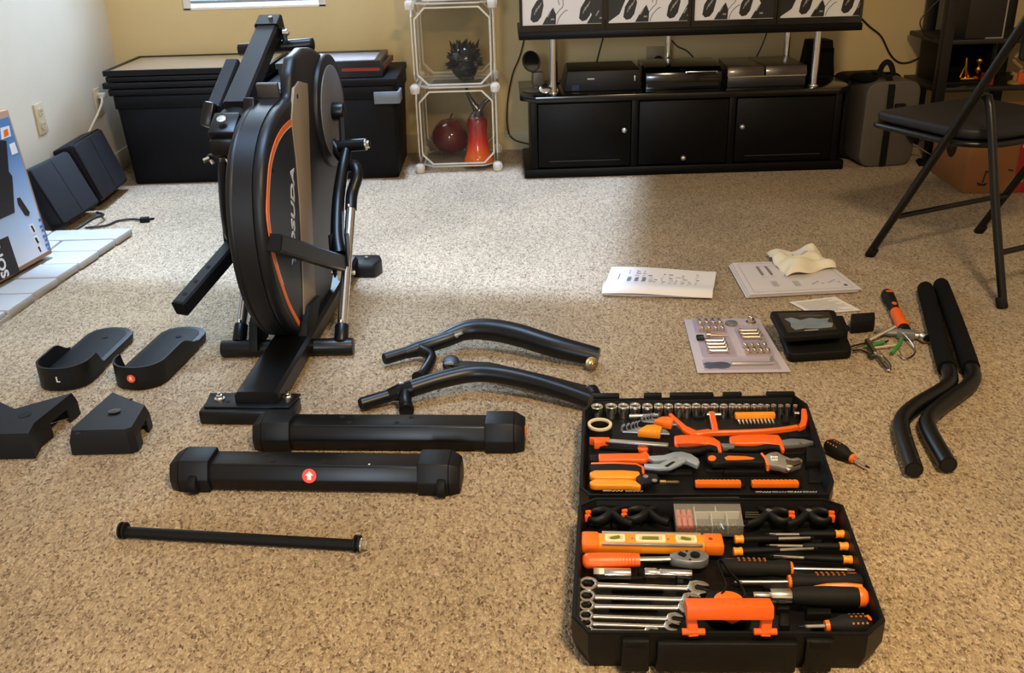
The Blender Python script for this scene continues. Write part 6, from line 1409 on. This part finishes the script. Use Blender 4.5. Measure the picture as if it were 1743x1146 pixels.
for k in range(4):
    p = fp_(.36+.05*k, .14+.12*(k % 2), .0475); s = S(); s.cyl(p, p+Vector((0, 0, .003)), .0040, n=6); solo(s, 'tiny_nut', CHROME, ORD[k] + ' tiny nut from the left in the left front cell of the parts box', 'nut', 'nuts in the parts box')
for k in range(4):
    p = fp_(.68+.075*k, .80, .0475); s = S(); s.ring(t2([p+Vector((a, b, 0)) for a, b in circ(.0052, 14)]), t2([p+Vector((a, b, 0)) for a, b in circ(.0034, 14)]), .0472, .0484); solo(s, 'washer', CHROME, ORD[k] + ' small washer from the left in the far cell of the parts box', 'washer', 'washers in the parts box')
# spirit level
o, L = at('spirit_level', 'orange spirit level with three pale vials in the case base', 'spirit level', (989, 920), (1231, 924), .062, zb=.060)
s = S(); s.box((L/2, 0, -.003), (L*.99, .034, .020), bev=.003); lb = part(s, 'body', AMBER, o)
for g in (-1, 1):
    s = S(); s.box((L*.5, g*.0168, .0075), (L*.70, .0042, .0035), bev=.0006); part(s, 'edge_rail', STEEL, lb)
for x0, x1 in ((0, .13), (.86, 1.0)):
    s = S(); s.box((L*(x0+x1)/2, 0, -.002), (L*(x1-x0), .039, .023), bev=.005); part(s, 'end_block', ORANGE, lb)
for x, w, rz in ((.24, .035, .6), (.49, .052, 0), (.74, .036, -.6)):
    s = S(); s.ring(rrect2 := [(L*x+a, b) for a, b in rrect(w, .020, .003, 2)], [(L*x+a, b) for a, b in rrect(w*.76, .012, .002, 2)], .005, .0095); fr_ = part(s, 'vial_frame', M('cream_frame', (240, 226, 190), .45), lb)
    s = S(); s.box((L*x, 0, .0072), (w*.76, .012, .001)); part(s, 'vial_window', M('vial_back', (200, 196, 160), .4), fr_)
    s = S(); c, sn = math.cos(rz), math.sin(rz); s.cyl((L*x-c*w*.27, -sn*.005, .0085), (L*x+c*w*.27, sn*.005, .0085), .0032, n=10); part(s, 'vial', M('vial_green', (112, 116, 30), .2, coat=.5), fr_)
for x in (.365, .615):
    s = S(); s.cyl((L*x, 0, .0065), (L*x, 0, .0082), .0028, n=10); part(s, 'rivet', STEEL, lb)
s = S(); s.cyl((L*.91, .0, .0094), (L*.91, 0, .0098), .0038, n=12); part(s, 'hang_hole', M('shadow_orange', (130, 56, 10), .6), lb)
# ratchet
o, L = at('ratchet_handle', 'chrome ratchet with orange grip lying below the spirit level', 'ratchet', (990, 950), (1207, 947), .062, zb=.056)
s = S(); s.tube([(.001, 0, 0), (.008, 0, 0), (.03, 0, 0), (.06, 0, 0), (L*.44, 0, 0), (L*.455, 0, 0)], [.007, .0145, .0152, .0145, .0125, .0115], n=18, sm=3, sq=.85); g = part(s, 'orange_grip', RED, o, ang=50)
s = S()
for k in range(11): s.tube([(L*.16+k*.0055, .0136*math.cos(t), .0118*math.sin(t)) for t in [PI*q/8 for q in range(9)]], .0009, n=5)
part(s, 'grip_ribs', RED, g, kind='stuff')
s = S(); s.rect([(L*.45, 0, .001), (L*.62, 0, .001), (L*.75, 0, .002)], .010, .007, bev=.002); part(s, 'shaft', CHROME, o)
hp = [(L*.70, -.006), (L*.76, -.012), (L*.86, -.0165), (L*.95, -.0145), (L, 0), (L*.95, .0145), (L*.86, .0165), (L*.76, .012), (L*.70, .006)]
s = S(); s.prism(cat2([(a, b) for a, b in hp], 3), -.008, .008, bev=.0015); hd = part(s, 'head', DSTEEL, o, ang=50)
s = S(); s.cyl((L*.89, 0, .008), (L*.89, 0, .0102), .0085, n=20); s.cyl((L*.89, 0, .0102), (L*.89, 0, .0115), .005, n=16); part(s, 'drive_button', BLK, hd)
s = S(); s.box((L*.79, .002, .009), (.013, .008, .004), rot=(0, 0, -.7), bev=.001); part(s, 'switch', BLK, hd)
for dx, dy in ((-.035, .012), (-.03, -.012)):
    s = S(); s.cyl((L*.89+dx*.35, dy, .0078), (L*.89+dx*.35, dy, .0088), .0022, n=8); part(s, 'screw', HOLE, hd)
# spark plug sockets
for label, A, B, r0 in (('thick chrome spark plug socket, left one below the ratchet', (1010, 976), (1074, 977), .0098), ('slimmer chrome spark plug socket, right one below the ratchet', (1097, 975), (1178, 978), .0080)):
    o, L = at('spark_plug_socket', label, 'socket', A, B, .050, 'spark plug sockets')
    s = S()
    if r0 > .009: s.cyl((0, 0, 0), (L*.30, 0, 0), r0*1.08, n=6, bev=.001); s.cyl((L*.28, 0, 0), (L, 0, 0), r0*.96, n=20, bev=.001)
    else: s.cyl((0, 0, 0), (L*.26, 0, 0), r0*1.05, n=18, bev=.001); s.cyl((L*.24, 0, 0), (L*.34, 0, 0), r0*.8, n=18); s.cyl((L*.32, 0, 0), (L, 0, 0), r0*.92, n=18, bev=.001)
    part(s, 'socket_body', CHROME, o)
    s = S(); s.cyl((L, 0, 0), (L+.0006, 0, 0), r0*.7, n=16); part(s, 'socket_hollow', HOLE, o)
# combination wrenches
wr = [((984, 992), (1206, 1000), 1.15), ((984, 1012), (1192, 1018), 1.0), ((984, 1027), (1184, 1031), .95), ((984, 1043), (1162, 1049), .86), ((985, 1055), (1156, 1061), .80), ((988, 1066), (1120, 1068), .70)]
for k, (A, B, sc) in enumerate(wr):
    o, L = at('combination_wrench', ('farthest', 'second from the far side', 'third from the far side', 'third from the near side', 'second from the near side', 'nearest')[k] + ' of the six chrome combination wrenches in the case base', 'wrench', A, B, .056, 'combination wrenches', zb=.052-k*.001)
    R = .0145*sc; h = .0042*sc
    s = S(); s.tube([(R*1.6, 0, 0), (R*2.6, 0, 0), (L-R*3, 0, 0), (L-R*1.5, 0, 0)], [.0056*sc, .0046*sc, .0046*sc, .0058*sc], n=12, sq=.75); part(s, 'shank', CHROME, o, ang=60)
    s = S(); ou = [(R + R*math.cos(t), R*math.sin(t)) for t in [2*PI*q/24 for q in range(24)]]; inn = [(R + R*.62*math.cos(t)*(1+.06*math.cos(6*t)), R*.62*math.sin(t)*(1+.06*math.cos(6*t))) for t in [2*PI*q/24 for q in range(24)]]; s.ring(ou, inn, -h, h); bmesh.ops.bevel(s.b, geom=[e for e in s.b.edges if e.calc_face_angle(0) > 1.2], offset=.0016*sc, segments=2, affect='EDGES', profile=.5); part(s, 'ring_end', CHROME, o)
    s = S(); c = L-R; jaw = [(c-R*1.0, -R*.55), (c-R*.4, -R*1.0), (c+R*.35, -R*1.05), (c+R*1.0, -R*.62), (c+R*.85, -R*.38), (c-.1*R, -R*.42), (c-.35*R, 0), (c-.1*R, R*.42), (c+R*1.05, R*.42), (c+R*.95, R*.75), (c+R*.3, R*1.05), (c-R*.4, R*1.0), (c-R*1.0, R*.55)]
    ca, sa_ = math.cos(-.26), math.sin(-.26); jaw = [((a-c)*ca-b*sa_+c, (a-c)*sa_+b*ca) for a, b in jaw]
    s.prism(jaw, -h, h, bev=.0018); part(s, 'open_end', CHROME, o)
# precision drivers
pdv = [((1437, 908), (1303, 908), 'farthest precision screwdriver, amber cap at its right end', .57), ((1250, 917), (1386, 914), 'farther precision screwdriver with its amber cap at the left end', .55), ((1444, 929), (1303, 927), 'second precision screwdriver from the far side with its cap at right', .55), ((1248, 938), (1392, 932), 'nearer precision screwdriver with its amber cap at the left end', .55), ((1451, 952), (1310, 945), 'nearest precision screwdriver with its amber cap at the right end', .58)]
for A, B, label, f in pdv:
    o, L = at('precision_screwdriver', label, 'screwdriver', A, B, .056, 'precision screwdrivers', zb=.054)
    s = S(); s.lathe([(0, 0), (.0072, .0005), (.0078, .003), (.0066, .009), (.0078, .014), (.0072, .0155), (0, .0155)], Mx=Matrix.Rotation(PI/2, 4, 'Y'), n=16); part(s, 'swivel_cap', AMBER, o)
    s = S(); s.lathe([(0, .0155), (.0056, .0155), (.0060, .03), (.0054, L*f*.8), (.0036, L*f), (0, L*f)], Mx=Matrix.Rotation(PI/2, 4, 'Y'), n=12); part(s, 'handle', BLK2, o)
    s = S(); s.cyl((L*f, 0, 0), (L*.95, 0, 0), .0024, n=8); sf = part(s, 'shaft', CHROME, o)
    s = S(); s.cyl((L*.95, 0, 0), (L, 0, 0), .0022, .0012, n=8); part(s, 'tip', BLK, sf)
# big screwdrivers
def driver(label, A, B, hl, r, z):
    o, L = at('screwdriver', label, 'screwdriver', A, B, z, 'large screwdrivers')
    H_ = L*hl
    s = S(); s.lathe([(0, 0), (r*.8, .001), (r, .010), (r*1.02, H_*.4), (r*.92, H_*.6), (r*.80, H_*.75), (r*.98, H_*.92), (r*.8, H_), (0, H_)], Mx=Matrix.Rotation(PI/2, 4, 'Y'), n=20); hd = part(s, 'handle', RUB, o, ang=50)
    s = S(); flip = 1 if B[0] > A[0] else -1
    for i in range(6):
        for j in range(3): s.box((.030+i*.0085, flip*(.010-.0055*j), math.sqrt(max(0, (r*1.0)**2-(.010-.0055*j)**2))), (.0034, .003, .0018), bev=.0005)
    part(s, 'orange_dots', M('dot_orange', (150, 82, 28), .5), hd, kind='stuff')
    s = S(); s.prism(rrect(.018, .008, .0038, 4), 0, .0014, Mx=Matrix.Translation((.017, flip*.007, r*.76)) @ Matrix.Rotation(-.55*flip, 4, 'X')); part(s, 'orange_eye', ORANGE, hd)
    s = S(); s.cyl((H_-.001, 0, 0), (H_+.004, 0, 0), r*.82, r*.7, n=18); part(s, 'orange_collar', ORANGE, hd)
    s = S(); s.cyl((H_, 0, 0), (L*.94, 0, 0), .0034, n=12); sf = part(s, 'shaft', CHROME, o)
    s = S(); s.cyl((L*.94, 0, 0), (L, 0, 0), .0036, .0015, n=8); part(s, 'tip', DSTEEL, sf)
driver('big black and orange screwdriver pointing right, farther of the two', (1226, 966), (1455, 971), .52, .0158, .060)
driver('big black and orange screwdriver pointing left, nearer of the two', (1467, 991), (1250, 991), .56, .0150, .056)
# bit driver
o, L = at('bit_driver', 'black handled bit driver with wide chrome collar and orange end', 'bit driver', (1475, 1017), (1282, 1014), .060)
H_ = L*.66
s = S(); s.lathe([(0, .004), (.012, .004), (.0168, .02), (.0172, H_*.5), (.0150, H_*.9), (.0125, H_), (0, H_)], Mx=Matrix.Rotation(PI/2, 4, 'Y'), n=20); hd = part(s, 'handle', RUB, o, ang=50)
s = S(); s.lathe([(0, -.001), (.010, -.001), (.0158, .004), (.0170, .012), (.0166, .014), (0, .014)], Mx=Matrix.Rotation(PI/2, 4, 'Y'), n=20); part(s, 'orange_end', ORANGE, hd, ang=50)
s = S(); s.tube([(.006, -.010, .012), (.03, -.011, .0125), (.06, -.0115, .011), (.085, -.012, .0085)], [.0045, .0055, .005, .001], n=10, sm=3); part(s, 'orange_spine', ORANGE, hd)
s = S(); s.cyl((H_, 0, 0), (L*.85, 0, 0), .0115, n=22, bev=.001); part(s, 'chrome_collar', CHROME, o)
s = S(); s.cyl((L*.85, 0, 0), (L, 0, 0), .0058, n=12, bev=.0006); part(s, 'bit_holder', CHROME, o)
# stubby screwdriver in the base
a, b = P(1484, 1064, .056), P(1372, 1067, .056); d = b-a
o = T('stubby_screwdriver', 'stubby black screwdriver lying in the near right corner of the case base', 'screwdriver', tuple(a), math.atan2(d.y, d.x)); stubby(o)
# tape measure behind the carry handle with its wrist strap
p = P(1240, 1036, .052); o = T('tape_measure', 'black tape measure with orange disc behind the carry handle', 'tape measure', (p.x, p.y, ZF+.001), -.05)
s = S(); s.prism(rrect(.070, .060, .020, 5), 0, .030, bev=.005); part(s, 'body', BLK2, o)
s = S(); s.cyl((0, 0, .030), (0, 0, .0325), .024, n=32, bev=.001); part(s, 'orange_disc', ORANGE, o)
s = S(); s.prism([(-.012, -.018), (.012, -.018), (.016, -.028), (0, -.040), (-.016, -.028)], .018, .0325, bev=.002); part(s, 'orange_mouth', ORANGE, o)
s = S(); pts = [P(1262, 1022, .070), P(1268, 1012, .074), P(1256, 990, .082), P(1240, 972, .086), P(1228, 955, .084), P(1222, 960, .082), P(1230, 980, .080), P(1236, 998, .074), P(1228, 1012, .066)]
inv_ = (Matrix.Translation(o.location) @ Matrix.Rotation(-.05, 4, 'Z')).inverted(); s.tube([inv_ @ q for q in pts], .0016, n=6, sm=4, sq=2.0); part(s, 'wrist_strap', BLK2, o)
